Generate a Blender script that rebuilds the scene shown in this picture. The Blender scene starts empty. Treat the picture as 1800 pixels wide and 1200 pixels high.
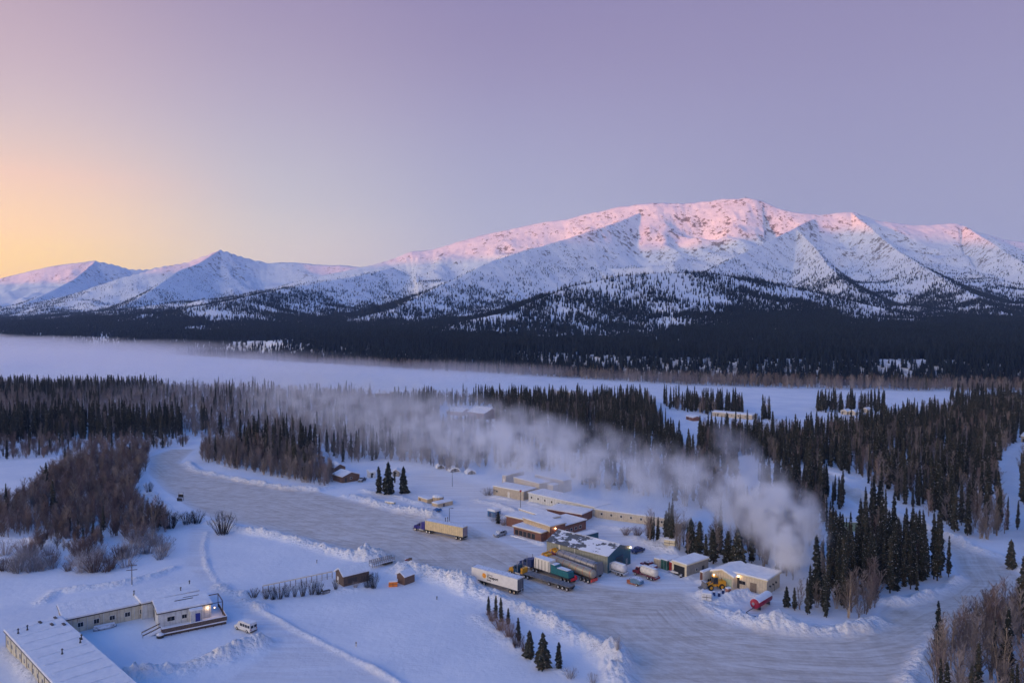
import bpy, math, random
import numpy as np
from mathutils import Vector, Matrix
R = math.radians
rnd = random.Random(7)
rng = np.random.default_rng(11)
SC = bpy.context.scene
COL = SC.collection

# ------------------------------------------------------------------ camera
F = 1300.0; H = 70.0; PITCH = math.atan(40 / F)
cam_d = bpy.data.cameras.new('camera'); cam = bpy.data.objects.new('camera', cam_d); COL.objects.link(cam)
cam_d.sensor_width = 36; cam_d.lens = F / 1800 * 36; cam_d.clip_start = 1; cam_d.clip_end = 60000
cam.location = (0, 0, H); cam.rotation_euler = (R(90) - PITCH, 0, 0)
SC.camera = cam
# ------------------------------------------------------------------ sun and sky
SUN_AZ = R(-126)          # measured from the viewing direction, negative = to the left
SUN_EL = R(1.9)
sdir = Vector((math.sin(SUN_AZ) * math.cos(SUN_EL), math.cos(SUN_AZ) * math.cos(SUN_EL), math.sin(SUN_EL)))
sl = bpy.data.lights.new('sun', 'SUN'); sun = bpy.data.objects.new('sun', sl); COL.objects.link(sun)
sl.energy = 4.2; sl.angle = R(0.5); sl.color = (1.0, 0.20, 0.01)
sun.rotation_euler = sdir.to_track_quat('Z', 'Y').to_euler(); sun.location = (-200, -100, 200)
W = bpy.data.worlds.new('World'); SC.world = W; W.use_nodes = True
nt = W.node_tree; nt.nodes.clear()
def N(t, **k):
    n = nt.nodes.new(t)
    for a, b in k.items(): setattr(n, a, b)
    return n
def srgb(r, g, b):
    f = lambda c: (c / 255 / 12.92) if c / 255 <= .04045 else ((c / 255 + .055) / 1.055) ** 2.4
    return (f(r), f(g), f(b), 1)
wo = N('ShaderNodeOutputWorld'); bg = N('ShaderNodeBackground'); bg.inputs[1].default_value = 0.15
sky = N('ShaderNodeTexSky', sky_type='NISHITA', sun_disc=False, sun_elevation=SUN_EL, sun_rotation=SUN_AZ)
tc = N('ShaderNodeTexCoord'); sx = N('ShaderNodeSeparateXYZ'); nt.links.new(tc.outputs['Generated'], sx.inputs[0])
def ramp(stops, interp='B_SPLINE'):
    r = N('ShaderNodeValToRGB'); r.color_ramp.interpolation = interp
    e = r.color_ramp.elements
    while len(e) > 1: e.remove(e[0])
    e[0].position = stops[0][0]; e[0].color = stops[0][1]
    for p, c in stops[1:]:
        q = e.new(p); q.color = c
    nt.links.new(sx.outputs['Z'], r.inputs[0]); return r
ZEN = [(.60, srgb(52, 122, 204)), (1, srgb(0, 110, 202))]
r_r = ramp([(0, srgb(170, 174, 204)), (.12, srgb(162, 164, 197)), (.27, srgb(155, 150, 189)), (.38, srgb(148, 139, 178)), (.44, srgb(142, 138, 186))] + ZEN)
r_c = ramp([(0, srgb(196, 192, 210)), (.1, srgb(184, 184, 208)), (.16, srgb(176, 177, 205)), (.27, srgb(163, 157, 194)), (.38, srgb(149, 137, 176)), (.44, srgb(142, 138, 186))] + ZEN)
r_m = ramp([(0, srgb(250, 226, 200)), (.08, srgb(238, 220, 206)), (.15, srgb(207, 203, 210)), (.26, srgb(187, 176, 200)), (.38, srgb(165, 148, 180)), (.44, srgb(150, 142, 186))] + ZEN)
r_l = ramp([(0, (2.0, .74, .10, 1)), (.05, (1.85, .84, .24, 1)), (.1, (1.32, .78, .44, 1)), (.2, srgb(228, 206, 202)), (.28, srgb(210, 184, 196)), (.38, srgb(186, 163, 180)), (.46, srgb(165, 150, 188))] + ZEN)
def xr(a, b):
    mr = N('ShaderNodeMapRange', interpolation_type='SMOOTHSTEP'); mr.inputs[1].default_value = a; mr.inputs[2].default_value = b; nt.links.new(sx.outputs['X'], mr.inputs[0]); return mr.outputs[0]
def mixc(f, a, b):
    m = N('ShaderNodeMix', data_type='RGBA'); nt.links.new(f, m.inputs[0]); nt.links.new(a, m.inputs[6]); nt.links.new(b, m.inputs[7]); return m.outputs[2]
c1_ = mixc(xr(.42, -.02), r_r.outputs[0], r_c.outputs[0]); c2_ = mixc(xr(.02, -.34), c1_, r_m.outputs[0]); c3_ = mixc(xr(-.28, -.57), c2_, r_l.outputs[0])
gain = N('ShaderNodeVectorMath', operation='SCALE'); gain.inputs['Scale'].default_value = 6.5
nt.links.new(c3_, gain.inputs[0])
# the glow round the place where the sun is coming up, left of the frame
gz_ = N('ShaderNodeMapRange', interpolation_type='SMOOTHSTEP'); gz_.inputs[1].default_value = .78; gz_.inputs[2].default_value = .12; nt.links.new(sx.outputs['Z'], gz_.inputs[0])
dt = N('ShaderNodeVectorMath', operation='DOT_PRODUCT'); nt.links.new(tc.outputs['Generated'], dt.inputs[0]); dt.inputs[1].default_value = (math.sin(SUN_AZ), math.cos(SUN_AZ), .15)
lb = N('ShaderNodeMapRange', interpolation_type='SMOOTHSTEP'); lb.inputs[1].default_value = .30; lb.inputs[2].default_value = 1.0; nt.links.new(dt.outputs['Value'], lb.inputs[0])
gm = N('ShaderNodeMath', operation='MULTIPLY'); nt.links.new(lb.outputs[0], gm.inputs[0]); nt.links.new(gz_.outputs[0], gm.inputs[1])
gs = N('ShaderNodeVectorMath', operation='SCALE'); gs.inputs[0].default_value = (20.0, 16.0, 10.0); nt.links.new(gm.outputs[0], gs.inputs['Scale'])
gz2 = N('ShaderNodeMapRange', interpolation_type='SMOOTHSTEP'); gz2.inputs[1].default_value = .20; gz2.inputs[2].default_value = -.02; nt.links.new(sx.outputs['Z'], gz2.inputs[0])
g2 = N('ShaderNodeMath', operation='MULTIPLY'); nt.links.new(xr(-.28, -.66), g2.inputs[0]); nt.links.new(gz2.outputs[0], g2.inputs[1])
g2s = N('ShaderNodeVectorMath', operation='SCALE'); g2s.inputs[0].default_value = (5.2, 1.0, -.3); nt.links.new(g2.outputs[0], g2s.inputs['Scale'])
g2a = N('ShaderNodeVectorMath', operation='ADD'); nt.links.new(gain.outputs[0], g2a.inputs[0]); nt.links.new(g2s.outputs[0], g2a.inputs[1])
a0 = N('ShaderNodeVectorMath', operation='ADD'); nt.links.new(g2a.outputs[0], a0.inputs[0]); nt.links.new(gs.outputs[0], a0.inputs[1])
ad = N('ShaderNodeMix', data_type='RGBA', blend_type='ADD'); ad.inputs[0].default_value = 0.06
nt.links.new(a0.outputs[0], ad.inputs[6]); nt.links.new(sky.outputs[0], ad.inputs[7])
nt.links.new(ad.outputs[2], bg.inputs[0]); nt.links.new(bg.outputs[0], wo.inputs[0])
SC.view_settings.view_transform = 'Standard'; SC.view_settings.look = 'None'; SC.view_settings.exposure = 0.0; SC.view_settings.gamma = 1
SC.render.engine = 'CYCLES'
cy = SC.cycles
cy.max_bounces = 9; cy.diffuse_bounces = 2; cy.glossy_bounces = 2; cy.transmission_bounces = 2; cy.volume_bounces = 8; cy.transparent_max_bounces = 12
cy.volume_max_steps = 128; cy.volume_step_rate = 1.0; cy.use_denoising = True; cy.sample_clamp_indirect = 4
cy.use_adaptive_sampling = True; cy.adaptive_threshold = 0.02

# ------------------------------------------------------------------ pixel -> ground point
CP, SP = math.cos(PITCH), math.sin(PITCH)
def G(u, v, z=0.0):
    x = (u - 900) / F; y = (600 - v) / F
    t = (H - z) / -(y * CP - SP)
    return Vector((x * t, (CP + y * SP) * t, z))
def GD(u, v, D):          # point seen at (u, v) whose distance along +Y is D
    x = (u - 900) / F; y = (600 - v) / F
    dy = CP + y * SP; t = D / dy
    return (x * t, D, H + (y * CP - SP) * t)

# ------------------------------------------------------------------ numpy noise
def _h(ix, iy, s):
    n = (ix.astype(np.int64) * 374761393 + iy.astype(np.int64) * 668265263 + s * 1442695041) & 0xFFFFFFFF
    n = ((n ^ (n >> 13)) * 1274126177) & 0xFFFFFFFF
    return ((n ^ (n >> 16)) & 0xFFFF) / 65535.0 * 2 * np.pi
def perlin(x, y, s=0):
    ix = np.floor(x); iy = np.floor(y); fx = x - ix; fy = y - iy
    u = fx * fx * fx * (fx * (fx * 6 - 15) + 10); v = fy * fy * fy * (fy * (fy * 6 - 15) + 10)
    def g(a, b):
        an = _h(ix + a, iy + b, s); return np.cos(an) * (fx - a) + np.sin(an) * (fy - b)
    return 1.5 * ((g(0, 0) * (1 - u) + g(1, 0) * u) * (1 - v) + (g(0, 1) * (1 - u) + g(1, 1) * u) * v)
def fbm(x, y, sc, o=4, s=0):
    r = 0; a = 1.0; t = 0
    for k in range(o):
        r = r + a * perlin(x / sc, y / sc, s + k); t += a; a *= .5; sc /= 2.03
    return r / t
def ridged(x, y, sc, o=4, s=0):
    r = 0; a = 1.0; t = 0
    for k in range(o):
        r = r + a * (1 - 2 * np.abs(perlin(x / sc, y / sc, s + k))); t += a; a *= .52; sc /= 2.1
    return r / t
def sstep(a, b, x):
    t = np.clip((x - a) / (b - a), 0, 1); return t * t * (3 - 2 * t)
def poly_w(pts): return np.array([[*G(u, v)[:2]] for u, v in pts])
def dist_line(x, y, P, extra=None):
    best = np.full(x.shape, 1e9); ex = np.zeros(x.shape) if extra is not None else None; par = np.zeros(x.shape); acc = 0
    for i in range(len(P) - 1):
        ax, ay = P[i][:2]; bx, by = P[i + 1][:2]; dx, dy = bx - ax, by - ay; L2 = dx * dx + dy * dy + 1e-9
        t = np.clip(((x - ax) * dx + (y - ay) * dy) / L2, 0, 1)
        d = np.hypot(x - ax - t * dx, y - ay - t * dy); m = d < best
        best = np.where(m, d, best); par = np.where(m, acc + t * math.sqrt(L2), par)
        if extra is not None: ex = np.where(m, extra[i] * (1 - t) + extra[i + 1] * t, ex)
        acc += math.sqrt(L2)
    return best, par, ex
def inside(x, y, P):
    c = np.zeros(x.shape, bool); n = len(P)
    for i in range(n):
        x1, y1 = P[i][:2]; x2, y2 = P[(i + 1) % n][:2]
        if y1 == y2: continue
        c ^= ((y1 > y) != (y2 > y)) & (x < (x2 - x1) * (y - y1) / (y2 - y1) + x1)
    return c
def sdist(x, y, P):       # positive inside
    d, _, _ = dist_line(x, y, list(P) + [P[0]]); return np.where(inside(x, y, P), d, -d)

# ------------------------------------------------------------------ layout of the ground (photo pixels turned into ground points)
ROAD = poly_w([(262, 803), (300, 789), (344, 789), (330, 800), (318, 812), (345, 826), (420, 842), (500, 856), (560, 864), (640, 884), (700, 899), (760, 908), (830, 925),
               (880, 950), (960, 985), (1040, 1025), (1120, 1035), (1200, 1035), (1238, 1062), (1262, 1084), (1300, 1098), (1380, 1110), (1460, 1114), (1540, 1102), (1545, 1080), (1552, 1064), (1600, 1064), (1660, 1042),
               (1688, 1022), (1676, 993), (1662, 970), (1612, 943), (1560, 918), (1510, 888), (1476, 868), (1452, 848), (1400, 838), (1330, 832), (1340, 822), (1405, 826), (1460, 832), (1505, 862),
               (1580, 906), (1655, 943), (1705, 966), (1760, 982), (1795, 1008), (1830, 1012), (1830, 1040), (1740, 1075), (1690, 1100), (1650, 1125), (1615, 1160), (1590, 1210), (1600, 1290), (1110, 1290),
               (1108, 1200), (1098, 1165), (1070, 1140), (1000, 1104), (930, 1070), (860, 1040), (800, 1020), (740, 1008), (690, 998), (640, 980), (600, 970), (520, 945), (440, 925), (370, 910), (330, 890), (290, 862), (262, 832)])
SIDE = poly_w([(335, 925), (372, 925), (364, 960), (372, 1005), (395, 1040), (430, 1062), (470, 1082), (540, 1118), (640, 1168), (760, 1240), (330, 1240), (470, 1150), (460, 1112), (400, 1060), (350, 1020), (325, 990)])
SPUR = poly_w([(1770, 905), (1758, 860), (1758, 830), (1775, 800), (1800, 775), (1840, 770), (1840, 790), (1800, 800), (1785, 825), (1785, 860), (1800, 900)])
YARD = poly_w([(640, 884), (640, 850), (760, 830), (900, 870), (1100, 940), (1180, 980), (1400, 1030), (1420, 1090), (1300, 1090), (1240, 1062), (1120, 1035), (960, 985), (830, 925)])
RIVER = [(x, y) for x, y in ((-3000, 3300), (-1500, 2150), (-900, 1400), (-540, 1230), (-200, 1090), (0, 1000), (220, 900), (520, 830), (900, 800), (1500, 830), (1500, 700), (700, 700), (560, 690), (430, 560), (330, 540), (200, 610), (120, 690), (-100, 730), (-350, 860), (-600, 880), (-1100, 990), (-3000, 2300))]
RIVER = np.array(RIVER)
BERMS = [  # pixel line, height, half width, roughness
    ([(372, 918), (440, 934), (520, 950), (600, 974), (650, 984), (678, 986)], 1.7, 2.6, 1),
    ([(640, 978), (655, 978), (668, 982)], 2.0, 3.0, 1),
    ([(712, 998), (740, 1006), (800, 1024), (850, 1044), (900, 1064), (950, 1086), (1000, 1111), (1050, 1138), (1082, 1162), (1092, 1190), (1096, 1240)], 2.4, 3.6, 1),
    ([(330, 815), (345, 828), (420, 844), (500, 858), (560, 862), (572, 858)], 1.5, 2.4, 1),
    ([(618, 872), (660, 886), (720, 900), (762, 908)], 2.2, 3.2, 1),
    ([(1236, 1050), (1256, 1070), (1300, 1092), (1350, 1101), (1400, 1106), (1450, 1109), (1500, 1108), (1542, 1096)], 2.2, 3.2, 1),
    ([(1262, 1062), (1290, 1052), (1310, 1048)], 2.2, 2.6, .8),
    ([(1546, 1058), (1600, 1060), (1655, 1038), (1686, 1018)], 1.5, 2.2, .7),
    ([(1506, 862), (1580, 906), (1655, 942), (1710, 966), (1760, 978), (1800, 1004)], 1.6, 2.4, .8),
    ([(1612, 1240), (1602, 1196), (1622, 1155), (1655, 1120)], 1.5, 2.6, .8),
    ([(1400, 824), (1460, 830), (1500, 845), (1540, 838), (1620, 842)], 1.2, 2.0, .6),
    ([(364, 935), (358, 965), (366, 1000), (385, 1030), (430, 1060), (475, 1082), (540, 1117), (640, 1166), (740, 1220)], .7, 1.1, .4),
    ([(385, 1032), (400, 1040), (425, 1046)], 1.6, 2.6, 1), ([(430, 1058), (445, 1062), (462, 1070)], 1.5, 2.2, 1),
    ([(215, 1200), (290, 1184), (350, 1168), (410, 1150), (462, 1134)], 2.2, 3.0, 1),
    ([(250, 858), (268, 880), (300, 905), (340, 915)], 1.4, 4.5, .9),
    ([(20, 948), (80, 955), (140, 962)], 1.2, 2.5, 1), ([(75, 1058), (100, 1040), (200, 1030), (270, 1012), (300, 1000)], 1.2, 2.2, .7),
    ([(715, 1010), (700, 1000), (690, 1004)], 1.6, 2.5, .8), ([(880, 905), (900, 912), (912, 918)], .8, 1.5, .7),
    ([(905, 940), (945, 955), (956, 958)], .7, 1.2, .7), ([(1120, 948), (1150, 962), (1180, 972)], 1.6, 3.5, .9),
    ([(840, 880), (870, 886), (910, 900)], 1.1, 2.2, .8), ([(1230, 1022), (1240, 1026)], .9, 1.3, .8),
    ([(560, 1030), (600, 1040), (650, 1032)], .5, 2.0, .5), ([(1080, 1002), (1062, 1000)], 1.0, 2.0, .8),
    ([(1165, 958), (1180, 962), (1192, 966)], 2.0, 2.4, .9), ([(1290, 1046), (1330, 1052)], .8, 2.0, .7),
    ([(8, 1140), (40, 1172), (80, 1215)], .8, 2.2, .5), ([(930, 884), (1000, 900), (1040, 908)], .7, 1.6, .5), ([(868, 874), (905, 880)], .8, 1.6, .6), ([(1209, 1016), (1230, 1006)], .7, 1.4, .6), ([(1236, 1025), (1250, 1028)], .9, 1.4, .7), ([(1055, 925), (1120, 935), (1200, 945)], .8, 2.6, .6),
    ([(600, 1036), (612, 1038)], .5, 1.2, .4), ([(840, 1085), (890, 1120), (940, 1160), (1000, 1185)], .35, 2.5, .4), ([(1140, 1004), (1180, 1010)], .6, 1.4, .7), ([(640, 862), (700, 874), (760, 892)], .7, 2.4, .7)]
BL = [(poly_w(p), h, w, r) for p, h, w, r in BERMS]
BERM_K = [None]
def ground_h(x, y):
    z = 0.35 * fbm(x, y, 60, 3, 3) + .10 * fbm(x, y, 9, 3, 8)
    rd = sdist(x, y, ROAD)
    z = z * sstep(4, -8, rd)
    bk = np.zeros_like(z)
    for P, h, w, r in BL:
        lo = P.min(0) - 3.5 * w; hi = P.max(0) + 3.5 * w
        m = (x > lo[0]) & (x < hi[0]) & (y > lo[1]) & (y < hi[1])
        if not m.any(): continue
        xs, ys = x[m], y[m]
        d, t, _ = dist_line(xs, ys, P)
        d = d + .5 * w * r * fbm(xs, ys, 5.5, 2, 21)
        prof = np.exp(-(np.maximum(d, 0) / w) ** 2 * 1.6)
        k = prof * h * (.72 + .75 * np.maximum(perlin(xs / 11, ys / 11, 47), -.5)) * (.9 + r * (.5 * fbm(xs, ys, 7, 2, 33) + .35 * ridged(xs, ys, 3.2, 2, 40) + .38 * np.abs(perlin(xs / 1.25, ys / 1.25, 45)) + .5 * np.maximum(perlin(xs / 2.1, ys / 2.1, 46), 0)))
        z[m] = np.maximum(z[m], z[m] * .5 + k); bk[m] = np.maximum(bk[m], prof * r)
    BERM_K[0] = bk
    return z, rd
def gz(x, y):
    return float(ground_h(np.array([float(x)]), np.array([float(y)]))[0][0])

def link(name, me, parent=None):
    o = bpy.data.objects.new(name, me); COL.objects.link(o)
    if parent is not None: o.parent = parent
    return o
def mesh_np(name, V, Fc, mat=None, attrs=None, smooth=True):
    me = bpy.data.meshes.new(name); n = Fc.shape[1]
    me.vertices.add(len(V)); me.vertices.foreach_set('co', V.astype(np.float32).ravel())
    me.loops.add(Fc.size); me.loops.foreach_set('vertex_index', Fc.astype(np.int32).ravel())
    me.polygons.add(len(Fc)); me.polygons.foreach_set('loop_start', np.arange(0, Fc.size, n, dtype=np.int32))
    me.update(calc_edges=True)
    if smooth: me.polygons.foreach_set('use_smooth', np.ones(len(Fc), bool))
    for k, a in (attrs or {}).items():
        at = me.attributes.new(k, 'FLOAT', 'POINT'); at.data.foreach_set('value', a.astype(np.float32))
    if mat: me.materials.append(mat)
    me.validate(); return me

# ------------------------------------------------------------------ materials
MATS = {}
class NB:
    def __init__(s, name):
        s.m = bpy.data.materials.new(name); s.m.use_nodes = True; s.t = s.m.node_tree
        s.b = s.t.nodes['Principled BSDF']; s.o = s.t.nodes['Material Output']
    def n(s, t, **k):
        q = s.t.nodes.new(t)
        for a, b in k.items(): setattr(q, a, b)
        return q
    def l(s, a, b): s.t.links.new(a, b)
    def coord(s, kind='Object'):
        return s.n('ShaderNodeTexCoord').outputs[kind]
    def noise(s, vec, scale, detail=3, rough=.55):
        q = s.n('ShaderNodeTexNoise'); q.inputs['Scale'].default_value = scale; q.inputs['Detail'].default_value = detail; q.inputs['Roughness'].default_value = rough
        s.l(vec, q.inputs['Vector']); return q.outputs['Fac']
    def mapr(s, v, a, b, c=0, d=1, sm=True):
        q = s.n('ShaderNodeMapRange'); q.interpolation_type = 'SMOOTHSTEP' if sm else 'LINEAR'
        s.l(v, q.inputs[0])
        for i, k in enumerate((a, b, c, d)): q.inputs[i + 1].default_value = k
        return q.outputs[0]
    def mix(s, f, a, b, bt='MIX'):
        q = s.n('ShaderNodeMix', data_type='RGBA', blend_type=bt)
        for i, v in ((0, f), (6, a), (7, b)):
            if isinstance(v, (int, float)): q.inputs[i].default_value = v
            elif isinstance(v, tuple): q.inputs[i].default_value = v if len(v) == 4 else (*v, 1)
            else: s.l(v, q.inputs[i])
        return q.outputs[2]
    def math(s, op, a, b=0.0):
        q = s.n('ShaderNodeMath', operation=op)
        for i, v in ((0, a), (1, b)):
            if isinstance(v, (int, float)): q.inputs[i].default_value = v
            else: s.l(v, q.inputs[i])
        return q.outputs[0]
    def bump(s, h, st, dist):
        q = s.n('ShaderNodeBump'); q.inputs['Strength'].default_value = st; q.inputs['Distance'].default_value = dist
        s.l(h, q.inputs['Height']); s.l(q.outputs[0], s.b.inputs['Normal'])
    def base(s, c): 
        if isinstance(c, tuple): s.b.inputs['Base Color'].default_value = (*c[:3], 1)
        else: s.l(c, s.b.inputs['Base Color'])
def plain(name, col, rough=.6, metal=0, var=.12, scale=1.5, frost=0.0):
    if name in MATS: return MATS[name]
    q = NB(name); co = q.coord()
    n = q.noise(co, scale, 4, .65)
    c = q.mix(q.mapr(n, .3, .7), tuple(v * (1 - var) for v in col), tuple(min(1, v * (1 + var)) for v in col))
    if frost:
        geo = q.n('ShaderNodeNewGeometry'); sp = q.n('ShaderNodeSeparateXYZ'); q.l(geo.outputs['Normal'], sp.inputs[0])
        up = q.mapr(sp.outputs['Z'], .25, .75)
        f = q.math('MULTIPLY', up, q.mapr(q.noise(co, 2.3, 3), .42 - frost * .3, .6 - frost * .3))
        c = q.mix(f, c, (.8, .83, .88))
    q.base(c); q.b.inputs['Roughness'].default_value = rough; q.b.inputs['Metallic'].default_value = metal
    MATS[name] = q.m; return q.m
def siding(name, col, step=.4, rust=False, metal=0.0):      # vertical cladding
    if name in MATS: return MATS[name]
    q = NB(name); co = q.coord(); sp = q.n('ShaderNodeSeparateXYZ'); q.l(co, sp.inputs[0])
    a = q.math('ADD', sp.outputs['X'], sp.outputs['Y'])
    w = q.math('FRACT', q.math('MULTIPLY', a, 1 / step))
    g = q.mapr(w, .0, .16); g2 = q.mapr(w, 1.0, .86); gg = q.math('MULTIPLY', g, g2)
    n = q.mapr(q.noise(co, .9, 4, .7), .25, .75)
    c = q.mix(n, tuple(v * .8 for v in col), tuple(min(1, v * 1.12) for v in col))
    c = q.mix(q.mapr(gg, 0, 1, .4, 0), c, tuple(v * .45 for v in col))
    mpn = q.n('ShaderNodeMapping'); mpn.inputs['Scale'].default_value = (1.2, 1.2, .18); q.l(co, mpn.inputs[0])
    st = q.mapr(q.noise(mpn.outputs[0], 1.0, 4, .7), .60 if not rust else .55, .72)
    c = q.mix(q.math('MULTIPLY', st, .75 if rust else .35), c, (.28, .13, .05) if rust else tuple(v * .45 for v in col))
    q.base(c); q.bump(gg, .5, .05); q.b.inputs['Roughness'].default_value = .55; q.b.inputs['Metallic'].default_value = metal
    MATS[name] = q.m; return q.m
def snow_mat():
    q = NB('snow'); co = q.coord()
    n = q.mapr(q.noise(co, .35, 5, .6), .3, .7)
    q.base(q.mix(n, (.76, .79, .84), (.87, .89, .92)))
    q.bump(q.noise(co, 1.3, 5, .65), .45, .18); q.b.inputs['Roughness'].default_value = .75
    q.b.inputs['Specular IOR Level'].default_value = .25
    return q.m
SNOW = snow_mat()
def roof_snow_mat():
    q = NB('roof_snow'); co = q.coord()
    n = q.mapr(q.noise(co, .5, 5, .6), .3, .7)
    q.base(q.mix(n, (.74, .77, .82), (.86, .88, .91)))
    mpn = q.n('ShaderNodeMapping'); mpn.inputs['Scale'].default_value = (1.0, .12, 1); q.l(co, mpn.inputs[0])
    q.bump(q.math('ADD', q.noise(mpn.outputs[0], .8, 3), q.noise(co, 1.1, 4)), .6, .22); q.b.inputs['Roughness'].default_value = .8
    return q.m
RSNOW = roof_snow_mat()
def ground_mat():
    q = NB('ground_snow'); co = q.coord('Object')
    def at(nm):
        a = q.n('ShaderNodeAttribute', attribute_name=nm); return a.outputs['Fac']
    road, rd, yard, brush = at('road'), at('rd'), at('yard'), at('brush')
    sp = q.n('ShaderNodeSeparateXYZ'); q.l(co, sp.inputs[0])
    n1 = q.mapr(q.noise(co, .05, 5, .6), .3, .7)
    snow = q.mix(n1, (.74, .78, .85), (.86, .88, .92))
    # packed road snow: streaks run along the road edge, plus along the parking direction
    rdw = q.math('ADD', at('re'), q.math('MULTIPLY', q.noise(co, .03, 2), 5.0))
    cx = q.n('ShaderNodeCombineXYZ'); q.l(rdw, cx.inputs[0]); q.l(q.math('MULTIPLY', sp.outputs['Y'], .03), cx.inputs[1])
    s1 = q.noise(cx.outputs[0], .9, 5, .7)
    mp = q.n('ShaderNodeMapping'); mp.inputs['Rotation'].default_value = (0, 0, R(47)); mp.inputs['Scale'].default_value = (.035, .5, 1); q.l(co, mp.inputs[0])
    s2 = q.noise(mp.outputs[0], 1.0, 5, .7)
    mpb = q.n('ShaderNodeMapping'); mpb.inputs['Rotation'].default_value = (0, 0, R(38)); mpb.inputs['Scale'].default_value = (.09, 1.3, 1); q.l(co, mpb.inputs[0])
    st = q.math('ADD', q.math('ADD', q.math('MULTIPLY', s1, .26), q.math('MULTIPLY', q.noise(co, .22, 6, .75), .32)), q.math('ADD', q.math('MULTIPLY', s2, .24), q.math('MULTIPLY', q.noise(mpb.outputs[0], 1.0, 4), .18)))
    dirt = q.mapr(st, .40, .61)
    rc = q.mix(dirt, (.77, .725, .68), (.52, .45, .385))
    rc = q.mix(q.mapr(rd, 0.3, 4, .7, 0), rc, (.72, .73, .76))
    gr = q.mapr(q.noise(co, .11, 5, .75), .64, .76)
    rc = q.mix(q.math('MULTIPLY', gr, .5), rc, (.20, .165, .14))
    yc = q.mix(q.mapr(s2, .35, .65), (.80, .82, .86), (.66, .66, .69))
    # wheel tracks that follow the plough line
    tw = q.math('ADD', at('re'), q.math('MULTIPLY', q.noise(co, .018, 3), 9.0)); fr = q.math('FRACT', q.math('MULTIPLY', tw, .27))
    tk = q.math('MULTIPLY', q.mapr(fr, .42, .5), q.mapr(fr, .62, .54)); tk = q.math('MULTIPLY', tk, q.mapr(q.noise(co, .05, 4, .7), .45, .62))
    rc = q.mix(q.math('MULTIPLY', tk, .55), rc, (.44, .38, .33))
    c = q.mix(yard, snow, yc); c = q.mix(road, c, rc); c = q.mix(q.math('MULTIPLY', at('berm'), .8), c, q.mix(q.mapr(q.noise(co, .55, 5, .75), .52, .68), (.90, .91, .93), (.62, .585, .56)))
    bt = q.mapr(q.noise(co, .5, 4, .7), .45, .62)
    c = q.mix(q.math('MULTIPLY', brush, bt), c, (.20, .165, .16))
    q.base(c); q.b.inputs['Roughness'].default_value = .7; q.b.inputs['Specular IOR Level'].default_value = .25
    vo = q.n('ShaderNodeTexVoronoi'); vo.inputs['Scale'].default_value = .95; q.l(co, vo.inputs['Vector'])
    ck = q.math('ADD', q.math('MULTIPLY', vo.outputs['Distance'], -1.6), q.math('MULTIPLY', q.noise(co, 1.6, 4, .7), 2.2))
    bm = q.math('ADD', q.math('MULTIPLY', q.noise(co, .6, 5, .65), .8), q.math('ADD', q.math('MULTIPLY', st, q.math('MULTIPLY', road, .5)), q.math('MULTIPLY', ck, q.math('MULTIPLY', at('berm'), 1.6))))
    q.bump(bm, .7, .3)
    return q.m
GM = ground_mat()
def mountain_mat():
    q = NB('mountain_snow'); co = q.coord()
    a = q.n('ShaderNodeAttribute', attribute_name='rock').outputs['Fac']; f = q.n('ShaderNodeAttribute', attribute_name='wood').outputs['Fac']
    n = q.noise(co, .012, 6, .7); n2 = q.noise(co, .05, 4, .7)
    sn = q.mix(q.mapr(n, .3, .7), (.74, .77, .84), (.88, .9, .93))
    rk = q.mapr(q.math('ADD', q.noise(co, .035, 5, .8), q.math('MULTIPLY', a, .22)), .655, .70)
    c = q.mix(q.math('MULTIPLY', rk, .85), sn, (.13, .10, .09))
    br = q.mapr(q.noise(co, .06, 5, .75), .38, .6)
    c = q.mix(q.math('MULTIPLY', f, q.math('MULTIPLY', br, .8)), c, (.09, .085, .10))
    q.base(c); q.b.inputs['Roughness'].default_value = .8; q.b.inputs['Specular IOR Level'].default_value = .15
    q.bump(q.noise(co, .02, 6, .65), .5, 10)
    return q.m
MM = mountain_mat()
def foliage(name, ca, cb, snow=.0):
    q = NB(name); co = q.coord(); oi = q.n('ShaderNodeObjectInfo')
    n = q.noise(co, 1.7, 3, .6)
    c = q.mix(q.mapr(n, .35, .65), ca, cb)
    c = q.mix(q.mapr(oi.outputs['Random'], 0, 1, 0, .8, False), c, tuple(v * .4 for v in ca))
    if snow:
        f = q.math('MULTIPLY', q.mapr(q.noise(co, 2.6, 3, .75), .60, .70), snow)
        c = q.mix(f, c, (.75, .78, .83))
    q.base(c); q.b.inputs['Roughness'].default_value = .85; q.b.inputs['Specular IOR Level'].default_value = .1
    return q.m
SPR = foliage('spruce_needles', (.024, .040, .040), (.085, .070, .048), 1.0)
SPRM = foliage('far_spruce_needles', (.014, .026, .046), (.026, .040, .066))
BARK = foliage('spruce_bark', (.06, .048, .040), (.09, .07, .06))
TWIG = foliage('bare_twigs', (.25, .215, .205), (.37, .32, .305))
BIRCH = foliage('birch_bark', (.34, .27, .21), (.46, .38, .30))
REDT = foliage('red_willow_twigs', (.21, .155, .15), (.31, .235, .22))
FROST = foliage('frosted_twigs', (.30, .285, .31), (.48, .46, .49))
DSH = foliage('dark_shrub_twigs', (.055, .055, .062), (.09, .085, .09))

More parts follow.
